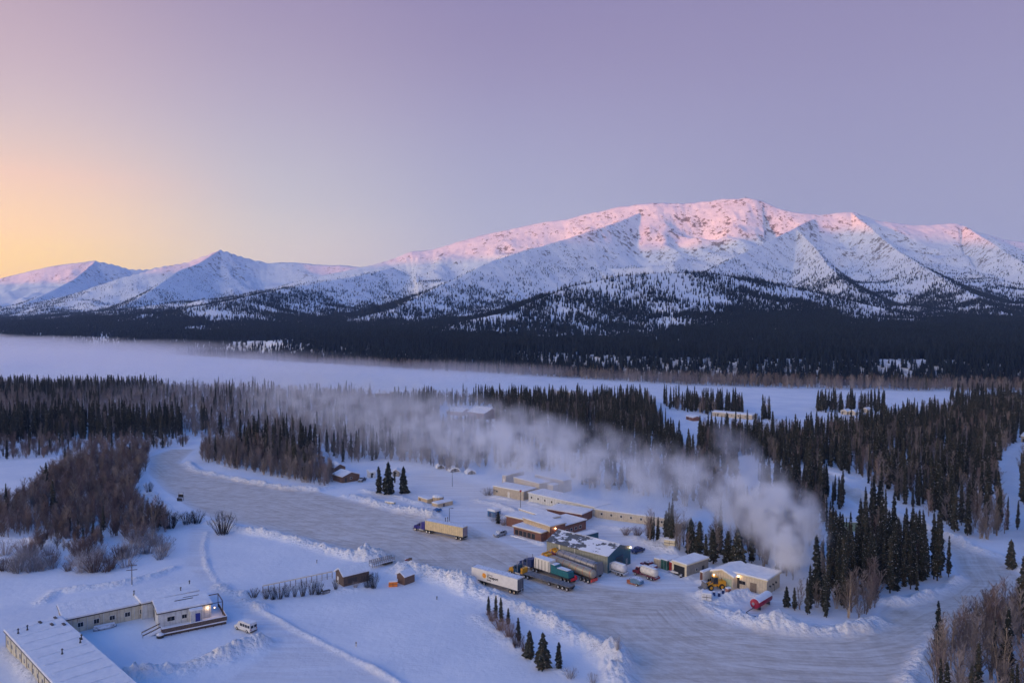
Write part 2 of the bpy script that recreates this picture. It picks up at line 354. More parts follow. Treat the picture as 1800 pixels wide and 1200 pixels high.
WHITE = plain('white_paint', (.72, .71, .68)); CREAM = plain('cream_paint', (.70, .62, .43)); BLACK = plain('black_rubber', (.02, .02, .022), .8)
RIM = plain('rim_metal', (.62, .62, .60), .4, .5); DARK = plain('dark_metal', (.05, .05, .055), .5, .3); GREY = plain('grey_metal', (.20, .20, .21), .5, .4)
GLASS = plain('window_glass', (.02, .025, .035), .1); STEEL = plain('steel', (.42, .42, .43), .35, .6)
YEL = plain('yellow_paint', (.75, .36, .02), .45); TEAL = plain('teal_paint', (.02, .16, .20), .5); RED = plain('red_paint', (.42, .03, .03), .5)
MAROON = plain('maroon_paint', (.16, .015, .035), .5, frost=.15); NAVY = plain('navy_paint', (.02, .04, .14), .4); PURP = plain('deep_blue_paint', (.035, .03, .22), .4)
BLUE = plain('blue_paint', (.03, .14, .33), .5); ORANGE = plain('orange_paint', (.72, .20, .02), .5); TAN = plain('tan_paint', (.55, .43, .28), .6)
WOOD = plain('weathered_wood', (.12, .085, .07), .85, var=.35, scale=3); WOOD2 = plain('grey_board', (.20, .165, .14), .85, var=.3, scale=3)
BDOOR = plain('blue_door_paint', (.03, .05, .30), .4)
S_WHITE = siding('white_cladding', (.66, .68, .68), 1.2); S_CREAM = siding('cream_cladding', (.62, .58, .45), 1.5, True)
S_TAN = siding('tan_cladding', (.52, .46, .38), .6); S_BEIGE = siding('beige_cladding', (.62, .55, .43), .7)
S_TEAL = siding('teal_cladding', (.03, .115, .165), .8); S_SAGE = siding('sage_cladding', (.30, .32, .28), .9); S_GREY = siding('grey_cladding', (.30, .28, .25), .5)
S_BROWN = siding('brown_cladding', (.22, .10, .075), .4); S_GREEN = siding('green_cladding', (.30, .36, .22), .5); S_LOG = siding('log_cladding', (.17, .10, .07), .3)
def emit(name, col, st):
    q = NB(name); q.b.inputs['Base Color'].default_value = (*col, 1); q.b.inputs['Emission Color'].default_value = (*col, 1); q.b.inputs['Emission Strength'].default_value = st
    return q.m
LAMP = emit('lit_lamp', (1, .62, .30), 9)

# ------------------------------------------------------------------ mesh builder and tagging
class MB:
    def __init__(s): s.v = []; s.f = []
    def box(s, x0, x1, y0, y1, z0, z1):
        b = len(s.v); s.v += [(x, y, z) for z in (z0, z1) for y in (y0, y1) for x in (x0, x1)]
        s.f += [tuple(b + i for i in q) for q in ((0, 2, 3, 1), (4, 5, 7, 6), (0, 1, 5, 4), (2, 6, 7, 3), (0, 4, 6, 2), (1, 3, 7, 5))]; return s
    def prism(s, prof, a0, a1, axis='y'):      # profile extruded along an axis
        b = len(s.v); n = len(prof)
        for a in (a0, a1):
            for p, q in prof: s.v.append({'y': (p, a, q), 'x': (a, p, q), 'z': (p, q, a)}[axis])
        s.f += [tuple(b + i for i in range(n)), tuple(b + n + i for i in reversed(range(n)))]
        s.f += [(b + i, b + n + i, b + n + (i + 1) % n, b + (i + 1) % n) for i in range(n)]; return s
    def tube(s, p0, p1, r0, r1=None, n=10, cap=True):
        r1 = r0 if r1 is None else r1; p0, p1 = Vector(p0), Vector(p1); d = (p1 - p0).normalized()
        a = d.orthogonal().normalized(); c = d.cross(a); b = len(s.v)
        for p, r in ((p0, r0), (p1, r1)):
            for i in range(n):
                t = 2 * math.pi * i / n; s.v.append(tuple(p + a * (r * math.cos(t)) + c * (r * math.sin(t))))
        s.f += [(b + i, b + (i + 1) % n, b + n + (i + 1) % n, b + n + i) for i in range(n)]
        if cap: s.f += [tuple(b + i for i in reversed(range(n))), tuple(b + n + i for i in range(n))]
        return s
    def path(s, pts, r, n=6):
        for a, b in zip(pts[:-1], pts[1:]): s.tube(a, b, r, r, n)
        return s
    def lathe(s, prof, n=16, c=(0, 0, 0), axis='z'):
        b = len(s.v)
        for r, h in prof:
            for i in range(n):
                t = 2 * math.pi * i / n; q = (r * math.cos(t), r * math.sin(t), h)
                if axis == 'x': q = (h, q[0], q[1])
                if axis == 'y': q = (q[0], h, q[1])
                s.v.append((q[0] + c[0], q[1] + c[1], q[2] + c[2]))
        for k in range(len(prof) - 1):
            s.f += [(b + k * n + i, b + k * n + (i + 1) % n, b + (k + 1) * n + (i + 1) % n, b + (k + 1) * n + i) for i in range(n)]
        s.f += [tuple(b + i for i in reversed(range(n))), tuple(b + (len(prof) - 1) * n + i for i in range(n))]; return s
    def build(s, name, mat, parent=None, smooth=False, bevel=0, seg=2):
        me = bpy.data.meshes.new(name); me.from_pydata(s.v, [], s.f); me.validate(); me.materials.append(mat)
        if smooth: me.polygons.foreach_set('use_smooth', [True] * len(me.polygons))
        import bmesh as _b
        bm = _b.new(); bm.from_mesh(me); _b.ops.recalc_face_normals(bm, faces=bm.faces)
        if bevel: _b.ops.bevel(bm, geom=bm.edges[:], offset=bevel, segments=seg, affect='EDGES', clamp_overlap=True)
        bm.to_mesh(me); bm.free()
        return link(name, me, parent)
def tag(o, label=None, cat=None, group=None, kind=None):
    if label: o['label'] = label
    if cat: o['category'] = cat
    if group: o['group'] = group
    if kind: o['kind'] = kind
    return o
def thing(name, label, cat, loc=(0, 0, 0), rz=0.0, group=None):
    o = bpy.data.objects.new(name, None); COL.objects.link(o); o.location = loc; o.rotation_euler = (0, 0, rz); o.empty_display_size = .5
    return tag(o, label, cat, group)
def heading(a, b): return math.atan2(b[1] - a[1], b[0] - a[0])
def face_pts(front, rear):   # vehicle pose from the ground pixels under its front and its rear
    a, b = G(*front), G(*rear); c = (a + b) / 2; c.z = gz(c.x, c.y); return c, heading(b, a), (a - b).length

# ------------------------------------------------------------------ ground, road, river
az = np.concatenate([np.linspace(-180, -45, 28)[:-1], np.linspace(-45, -38.5, 16)[:-1], np.linspace(-38.5, 38.5, 860)[:-1], np.linspace(38.5, 45, 16)[:-1], np.linspace(45, 180, 28)])
rr_ = np.concatenate([np.array([0.5, 30, 60, 90]), np.exp(np.linspace(math.log(118), math.log(900), 640)), np.exp(np.linspace(math.log(910), math.log(3000), 60)), np.array([4000, 6000, 9000, 12500])])
A, RR = np.meshgrid(np.radians(az), rr_); gx = (RR * np.sin(A)).ravel(); gy = (RR * np.cos(A)).ravel()
zz, rd = ground_h(gx, gy); berm = BERM_K[0]; zz = np.where(np.hypot(gx, gy) > 2600, -1.5, zz)
road = sstep(-.6, .8, rd); side = sstep(-1, 1.5, sdist(gx, gy, SIDE)); spur = sstep(-1, 1.5, sdist(gx, gy, SPUR)); yard = sstep(-6, 4, sdist(gx, gy, YARD) + 3 * fbm(gx, gy, 12, 2, 5))
riv = sdist(gx, gy, RIVER)
EDGE = poly_w([(240, 770), (300, 800), (345, 826), (420, 842), (500, 856), (560, 864), (640, 884), (700, 899), (830, 925), (960, 985), (1040, 1025), (1120, 1035), (1200, 1040), (1240, 1062), (1262, 1084), (1300, 1098), (1380, 1110), (1460, 1114), (1540, 1102), (1600, 1068), (1660, 1046), (1688, 1022), (1676, 993), (1662, 970), (1612, 943), (1560, 918), (1510, 888), (1476, 868), (1452, 848)])
redge = dist_line(gx, gy, EDGE)[0]
zz = zz - 1.2 * sstep(0, 25, riv) * (riv > 0)
brush = np.zeros_like(gx)
na, nr = len(az), len(rr_)
idx = np.arange(na * nr).reshape(nr, na)
Q = np.stack([idx[:-1, :-1], idx[:-1, 1:], idx[1:, 1:], idx[1:, :-1]], -1).reshape(-1, 4)[:, ::-1]
V = np.stack([gx, gy, zz], 1)
cls = np.where(riv[Q].mean(1) > 0, 2, np.where(rd[Q].mean(1) > 0, 1, 0))
for k, nm in enumerate(('snow_ground', 'road', 'river')):
    q = Q[cls == k]; u, inv = np.unique(q, return_inverse=True); q = inv.reshape(q.shape)
    me = mesh_np(nm, V[u], q, GM, dict(road=np.maximum(road, .35 * spur)[u], rd=rd[u], yard=np.maximum(yard * .9, side * .7)[u], brush=brush[u], re=redge[u], berm=berm[u]))
    tag(link(nm, me), kind='structure')
print('ground', len(V))

# ------------------------------------------------------------------ mountains
def ext(L):                # crest line, kinks in plan rounded off so that no straight creases run down the faces
    P = np.array([GD(*p) for p in L]); n = len(P); q = np.concatenate([[P[i] * (1 - k / 3) + P[i + 1] * k / 3 for k in range(3)] for i in range(n - 1)] + [[P[-1]]])
    o = q.copy()
    for _ in range(2):
        o[1:-1, :2] = (o[:-2, :2] + 2 * o[1:-1, :2] + o[2:, :2]) / 4
    o[1:-1, 2] = (q[:-2, 2] + 6 * q[1:-1, 2] + q[2:, 2]) / 8
    return [tuple(r) for r in o]
RIDGES = [  # (u, v, depth) along the crest, falloff length, sharpness
    ([(560, 486, 4300), (640, 470, 4350), (680, 459, 4400), (722, 443, 4450), (760, 439, 4450), (830, 418, 4450), (900, 403, 4450), (960, 391, 4450), (1000, 385, 4450), (1080, 366, 4450), (1150, 357, 4450), (1200, 359, 4450), (1260, 352, 4450), (1312, 348, 4400), (1340, 354, 4400), (1370, 367, 4350), (1400, 374, 4300), (1450, 378, 4300), (1480, 373, 4300), (1500, 373, 4300), (1535, 387, 4300), (1570, 393, 4300), (1620, 396, 4300), (1685, 393, 4300), (1720, 408, 4200), (1760, 420, 4200), (1800, 428, 4200), (1900, 445, 4100), (2100, 480, 4000), (2400, 530, 3600)], 1020),
    ([(690, 470, 4200), (640, 484, 3900), (560, 496, 3500), (500, 508, 3200), (440, 519, 2900), (400, 530, 2700), (300, 547, 2600), (200, 558, 2600), (60, 566, 2700), (-200, 572, 3000)], 620),
    ([(1130, 372, 4400), (1060, 400, 4000), (960, 430, 3700), (870, 456, 3400), (800, 490, 3100), (740, 518, 2800), (690, 545, 2500)], 500),
    ([(1440, 380, 4300), (1400, 400, 4000), (1345, 427, 3700), (1290, 452, 3400), (1240, 478, 3100), (1210, 500, 2900)], 500),
    ([(1495, 373, 4300), (1530, 400, 3950), (1570, 435, 3600), (1620, 468, 3200), (1700, 513, 2700), (1780, 560, 2200)], 460),
    ([(1690, 394, 4300), (1740, 425, 3900), (1810, 470, 3400), (1900, 520, 2900)], 460),
    ([(1400, 402, 4000), (1430, 430, 3600), (1450, 460, 3200), (1480, 490, 2800)], 330),
    ([(780, 580, 1500), (850, 561, 1600), (900, 545, 1720), (1000, 505, 1900), (1080, 488, 2000), (1150, 481, 2080), (1240, 481, 2150), (1320, 492, 2250), (1400, 508, 2300), (1500, 530, 2250), (1620, 560, 2100), (1800, 575, 1900), (2000, 580, 1900)], 420),
    ([(120, 520, 5400), (215, 488, 5400), (290, 468, 5600), (330, 461, 5700), (388, 438, 5800), (420, 451, 5900), (470, 462, 6000), (520, 462, 6000), (560, 466, 6000), (650, 469, 6000), (760, 478, 6200), (1000, 500, 6400)], 900),
    ([(388, 438, 5800), (345, 464, 5350), (308, 478, 5000), (280, 500, 4650), (245, 524, 4300), (200, 545, 3900)], 420),
    ([(-400, 540, 7000), (-60, 502, 7000), (0, 489, 7000), (60, 475, 7000), (100, 466, 7000), (140, 461, 7000), (168, 458, 7000), (200, 465, 7100), (230, 474, 7200), (262, 472, 7300), (300, 466, 7400), (400, 475, 7400)], 1000),
    ([(168, 459, 7000), (130, 492, 6200), (70, 520, 5500), (20, 545, 4900)], 480)]
FOOT = np.array([(-3600, 4000), (-2200, 2900), (-1340, 1936), (-677, 1468), (-262, 1137), (0, 958), (187, 812), (350, 758), (508, 734), (1500, 740), (3500, 850)])
mz = np.concatenate([np.linspace(-60, -36, 60)[:-1], np.linspace(-36, 36, 1050)[:-1], np.linspace(36, 60, 60)])
md = np.concatenate([np.exp(np.linspace(math.log(640), math.log(4600), 600))[:-1], np.exp(np.linspace(math.log(4600), math.log(10500), 150))])
A, RR = np.meshgrid(np.radians(mz), md); mxx = (RR * np.tan(A) * 1.0).ravel(); myy = RR.ravel()
RP = [(ext(L_), lam_) for L_, lam_ in RIDGES]
def mount(x, y):
    f = np.interp(x, FOOT[:, 0], FOOT[:, 1]); b = y - f
    base = np.maximum(b, 0) * .035 + 10 * sstep(0, 200, b)
    z = base.copy(); crest = np.zeros_like(x)
    wx = x + 90 * fbm(x, y, 700, 3, 51); wy = y + 90 * fbm(x, y, 700, 3, 57)
    for P, lam in RP:
        d0, par, hz = dist_line(x, y, P, [p[2] for p in P])
        d1, _, _ = dist_line(wx, wy, P)
        k = sstep(0, 500, d0); d = d0 * (1 - k) + d1 * k
        # spurs and gullies that run down from the crest
        sa = perlin(wx / 430, wy / 430, int(lam)); sp = np.sqrt(sa * sa * 4 + .02) + .35 * np.sqrt(perlin(wx / 170, wy / 170, int(lam) + 1) ** 2 * 4 + .03)
        z1 = hz * np.exp(-d / lam) - sp * 80 * np.minimum(hz / 600, 1.1) * sstep(20, 450, d) * np.exp(-d / 1600)
        hz2 = base
        zz = np.maximum(z, z1); dd = np.abs(z - z1); s = 30.0
        z = zz + np.where(dd < s, (s - dd) ** 2 / (4 * s), 0) * sstep(0, 200, d0)
        crest = np.maximum(crest, np.exp(-d0 / 180))
    hgt = np.clip(z / 500, 0, 1.2)
    qx = x + 60 * fbm(x, y, 260, 2, 65); qy = y + 60 * fbm(x, y, 260, 2, 66)
    rg = ridged(qx, qy, 420, 6, 61); z = z + (22 * rg * (1 - .82 * crest) + 4.5 * ridged(qx, qy, 95, 3, 92) * (1 - .5 * crest) + 2.5 * fbm(x, y, 40, 3, 91)) * hgt
    z = np.where(b < 0, -4 + np.minimum(b, 0) * .02, z * sstep(-1, 60, b) + 4 * fbm(x, y, 120, 3, 17) * sstep(0, 200, b))
    return z, b, rg
mzv, mb, mrg = mount(mxx, myy)
na, nr = len(mz), len(md); idx = np.arange(na * nr).reshape(nr, na)
Q = np.stack([idx[:-1, :-1], idx[:-1, 1:], idx[1:, 1:], idx[1:, :-1]], -1).reshape(-1, 4)[:, ::-1]
Z2 = mzv.reshape(nr, na); X2 = mxx.reshape(nr, na); Y2 = myy.reshape(nr, na)
gyy = np.gradient(Z2, axis=0) / np.maximum(np.gradient(Y2, axis=0), 1); gxx = np.gradient(Z2, axis=1) / np.maximum(np.gradient(X2, axis=1), 1)
slope = np.hypot(gxx, gyy).ravel()
def tree_density(x, y, z):
    zn = z + 120 * fbm(x, y, 420, 4, 77) + 80 * fbm(x, y, 110, 3, 78) - np.clip((x - 400) / 25, -20, 60)
    return np.interp(zn, [10, 60, 120, 210, 320, 430], [1, .68, .40, .25, .11, 0])
wood = tree_density(mxx, myy, mzv)
rock = np.clip(.15 + .6 * fbm(mxx, myy, 120, 4, 13) + sstep(.55, 1.1, slope) * .3 + .25 * mrg, 0, 1) * sstep(200, 420, mzv)
me = mesh_np('mountains', np.stack([mxx, myy, mzv], 1), Q, MM, dict(rock=rock, wood=sstep(.55, 1, wood)))
tag(link('mountains', me), kind='structure')
print('mountains', len(mxx))
# unseen range added left of the frame, its crest shaped to shade the valley
sv = Vector((math.sin(SUN_AZ), math.cos(SUN_AZ))); pv = Vector((sv.y, -sv.x))
if pv.y < 0: pv = -pv
s_ = np.linspace(4200, 6900, 60); p_ = np.linspace(-6000, 11000, 240); S2, P2 = np.meshgrid(s_, p_)
wx = S2 * sv.x + P2 * pv.x; wy = S2 * sv.y + P2 * pv.y
CH = np.interp(P2, [-6000, 0, 2250, 2650, 3300, 3950, 5980, 7950, 11000], [520, 560, 900, 760, 700, 650, 640, 600, 560])
ch = (CH + 26 * fbm(P2, S2 * 0, 500, 3, 5)) * np.exp(-np.abs(S2 - 5500) / 1000) * sstep(4200, 4600, S2) * sstep(6900, 6500, S2) + 12 * ridged(wx, wy, 300, 4, 6)
n0, n1 = S2.shape; idx = np.arange(n0 * n1).reshape(n0, n1)
Q = np.stack([idx[:-1, :-1], idx[:-1, 1:], idx[1:, 1:], idx[1:, :-1]], -1).reshape(-1, 4)
me = mesh_np('shadow_caster_hills', np.stack([wx.ravel(), wy.ravel(), ch.ravel() - 8], 1), Q, MM, dict(rock=np.full(wx.size, .3), wood=(1 - sstep(100, 260, ch)).ravel()))
tag(link('shadow_caster_hills', me), kind='structure')

# ------------------------------------------------------------------ trees
def spruce_mesh(name, seed, hgt, rad, levels, nb, snow_mat_=None, low=.05):
    r = random.Random(seed); v = []; f = []; mi = []
    lean = (r.uniform(-.02, .02), r.uniform(-.02, .02))
    for k in range(levels):
        t = k / (levels - 1); z = hgt * (low + (1 - low) * t ** .92)
        rr = rad * ((1 - t) ** .62) * (.6 + .65 * r.random()) * (1 if t > .12 else .7) + .12
        if t > .8: rr *= 1.1
        a0 = r.random() * 6.28
        for j in range(nb):
            if r.random() < .22: continue
            a = a0 + 6.283 * j / nb + r.uniform(-.25, .25); L = rr * r.uniform(.55, 1.3); w = (.20 + .17 * L) * r.uniform(.7, 1.3)
            ca, sa = math.cos(a), math.sin(a); dr = L * r.uniform(.28, .5); ox, oy = lean[0] * z, lean[1] * z
            b = len(v)
            def P(d, s, h): v.append((ox + ca * d - sa * s, oy + sa * d + ca * s, z + h))
            P(0.02, 0, .12); P(L * .55, -w, -dr * .45); P(L, 0, -dr); P(L * .55, w, -dr * .45); P(L * .5, 0, .10 * L); P(L * .45, 0, -dr - w * .9)
            f.extend([(b, b + 1, b + 4), (b + 1, b + 2, b + 4), (b + 4, b + 2, b + 3), (b, b + 4, b + 3), (b, b + 2, b + 5)])
    b = len(v); v.extend([(lean[0] * hgt - .06, 0, hgt - .7), (lean[0] * hgt + .06, 0, hgt - .7), (lean[0] * hgt, 0, hgt + .5)]); f.append((b, b + 1, b + 2))
    me = bpy.data.meshes.new(name); me.from_pydata(v, [], f); me.materials.append(SPR)
    return me
def trunk_mesh(name, hgt, r0, mat):
    m = MB(); m.tube((0, 0, -.6), (0, 0, hgt * .95), r0, .03, 6)
    me = bpy.data.meshes.new(name); me.from_pydata(m.v, [], m.f); me.materials.append(mat); return me
def sticks(segs, n=3):
    v = []; f = []
    for p0, p1, r0, r1 in segs:
        d = (p1 - p0); a = d.orthogonal().normalized(); c = d.normalized().cross(a); b = len(v)
        for p, rr in ((p0, r0), (p1, r1)):
            for i in range(n):
                t = 6.283 * i / n; v.append(tuple(p + a * (rr * math.cos(t)) + c * (rr * math.sin(t))))
        f += [(b + i, b + (i + 1) % n, b + n + (i + 1) % n, b + n + i) for i in range(n)]
    return v, f
def bare_meshes(name, seed, hgt, wid, nb, tmat, cmat, tw=1.0):
    r = random.Random(seed); tr = []; cr = []; stems = r.choice((2, 3, 3))
    for sN in range(stems):
        H_ = hgt * (1 if sN == 0 else r.uniform(.6, .92)); a_ = r.random() * 6.283; ex, ey = math.cos(a_) * wid * .45, math.sin(a_) * wid * .45
        if sN == 0: ex *= .3; ey *= .3
        n = 7; pts = [Vector((ex * .25, ey * .25, -.5))]
        for i in range(1, n + 1): pts.append(Vector((ex * (.25 + .75 * i / n) + r.uniform(-.12, .12), ey * (.25 + .75 * i / n) + r.uniform(-.12, .12), H_ * .93 * i / n)))
        for i in range(n): tr.append((pts[i], pts[i + 1], .12 * (1 - i / n) + .03, .12 * (1 - (i + 1) / n) + .03))
        for k in range(int(nb * (1 if sN == 0 else .6))):
            t = r.uniform(.10, .98); q = t * n; i = min(int(q), n - 1); o = pts[i].lerp(pts[i + 1], q - i)
            a = r.random() * 6.283; L = wid * (1.0 - t * .6) * r.uniform(.5, 1.1); up = r.uniform(.9, 2.2)
            d = Vector((math.cos(a), math.sin(a), up)).normalized()
            e = o + d * L; cr.append((o, e, .036 * tw, .02 * tw))
            for _ in range(5):
                s = r.uniform(.25, 1); o2 = o.lerp(e, s); d2 = (d + Vector((r.uniform(-.6, .6), r.uniform(-.6, .6), r.uniform(.1, .9)))).normalized()
                L2 = L * r.uniform(.3, .6); cr.append((o2, o2 + d2 * L2, .026 * tw, .014 * tw))
    out = []
    for nm, sg, mt in ((name + '_trunk', tr, tmat), (name + '_crown', cr, cmat)):
        v, f = sticks(sg); me = bpy.data.meshes.new(nm); me.from_pydata(v, [], f); me.materials.append(mt); out.append(me)
    return out
def shrub_mesh(name, seed, hgt, wid, n, mat, tw=1.0):
    r = random.Random(seed); sg = []
    for k in range(n):
        a = r.random() * 6.283; q = r.random() ** .5; o = Vector((math.cos(a) * wid * .3 * q, math.sin(a) * wid * .3 * q, -.1)); h = hgt * r.uniform(.6, 1.05)
        e = Vector((math.cos(a) * wid * q * .95, math.sin(a) * wid * q * .95, h * (1 - .35 * q * q))); m = o.lerp(e, .5) + Vector((0, 0, .12 * h))
        sg += [(o, m, .03 * tw, .022 * tw), (m, e, .022 * tw, .01 * tw)]
        for _ in range(3):
            s = r.uniform(.2, .9); b = m.lerp(e, s); sg.append((b, b + Vector((r.uniform(-.4, .4), r.uniform(-.4, .4), r.uniform(.3, .8))) * hgt * .3, .014 * tw, .008 * tw))
    v, f = sticks(sg); me = bpy.data.meshes.new(name); me.from_pydata(v, [], f); me.materials.append(mat); return me
NSP = 6
SPM = [spruce_mesh('crown', 100 + i, 14, (.75, .95, 1.2)[i % 3], 42, 8, low=(.04, .1)[i % 2]) for i in range(NSP)]
SPW = [spruce_mesh('crown', 200 + i, 10, 2.1, 34, 11) for i in range(3)]
SPT = trunk_mesh('trunk', 14, .16, BARK); SPTW = trunk_mesh('trunk', 10, .15, BARK)
BRM = [bare_meshes('bare', 300 + i, 11, 3.3, 38, BIRCH if i < 3 else TWIG, TWIG if i != 4 else REDT, 1.1) for i in range(5)]
RDM = [bare_meshes('red', 340 + i, 9, 3.4, 42, TWIG, REDT, 1.2) for i in range(3)]
SHM = {'dark': [shrub_mesh('shrub', 400 + i, 3.0, 1.9, 55, DSH) for i in range(3)], 'frost': [shrub_mesh('shrub', 410 + i, 2.6, 1.9, 46, FROST, .8) for i in range(3)], 'red': [shrub_mesh('shrub', 420 + i, 2.8, 1.8, 60, REDT) for i in range(3)]}

hidden = {}
def src_collection(name, meshes):      # prototypes for the stuff objects, kept out of the scene
    c = bpy.data.collections.new(name)
    for i, ms in enumerate(meshes):
        if not isinstance(ms, (list, tuple)): ms = [ms]
        v = []; f = []; mats = []; mi = []
        for m in ms:
            b = len(v); v += [tuple(x.co) for x in m.vertices]; f += [tuple(b + k for k in p.vertices) for p in m.polygons]; mi += [len(mats)] * len(m.polygons); mats.append(m.materials[0])
        me = bpy.data.meshes.new('%s_source' % name); me.from_pydata(v, [], f)
        for m in mats: me.materials.append(m)
        me.polygons.foreach_set('material_index', mi)
        o = bpy.data.objects.new('%s_%02d' % (name, i), me); c.objects.link(o)
    return c
def scatter(name, pts, rot, scl, idx, coll):
    me = bpy.data.meshes.new(name); me.vertices.add(len(pts)); me.vertices.foreach_set('co', pts.astype(np.float32).ravel())
    for nm, ty, a in (('rot', 'FLOAT', rot), ('idx', 'INT', idx)):
        at = me.attributes.new(nm, ty, 'POINT'); at.data.foreach_set('value', a)
    at = me.attributes.new('scl', 'FLOAT_VECTOR', 'POINT'); at.data.foreach_set('vector', scl.astype(np.float32).ravel())
    o = link(name, me)
    g = bpy.data.node_groups.new(name + '_nodes', 'GeometryNodeTree')
    g.interface.new_socket('Geometry', in_out='INPUT', socket_type='NodeSocketGeometry'); g.interface.new_socket('Geometry', in_out='OUTPUT', socket_type='NodeSocketGeometry')
    n = g.nodes.new; gi = n('NodeGroupInput'); go = n('NodeGroupOutput'); ip = n('GeometryNodeInstanceOnPoints'); ci = n('GeometryNodeCollectionInfo')
    ci.inputs['Collection'].default_value = coll; ci.inputs['Separate Children'].default_value = True; ci.inputs['Reset Children'].default_value = True
    def na(nm, ty):
        q = n('GeometryNodeInputNamedAttribute'); q.data_type = ty; q.inputs['Name'].default_value = nm; return q.outputs['Attribute']
    cx = n('ShaderNodeCombineXYZ'); g.links.new(na('rot', 'FLOAT'), cx.inputs[2])
    g.links.new(gi.outputs[0], ip.inputs['Points']); g.links.new(ci.outputs[0], ip.inputs['Instance']); ip.inputs['Pick Instance'].default_value = True
    g.links.new(na('idx', 'INT'), ip.inputs['Instance Index']); g.links.new(cx.outputs[0], ip.inputs['Rotation']); g.links.new(na('scl', 'FLOAT_VECTOR'), ip.inputs['Scale'])
    g.links.new(ip.outputs[0], go.inputs[0])
    md = o.modifiers.new('scatter', 'NODES'); md.node_group = g
    return o

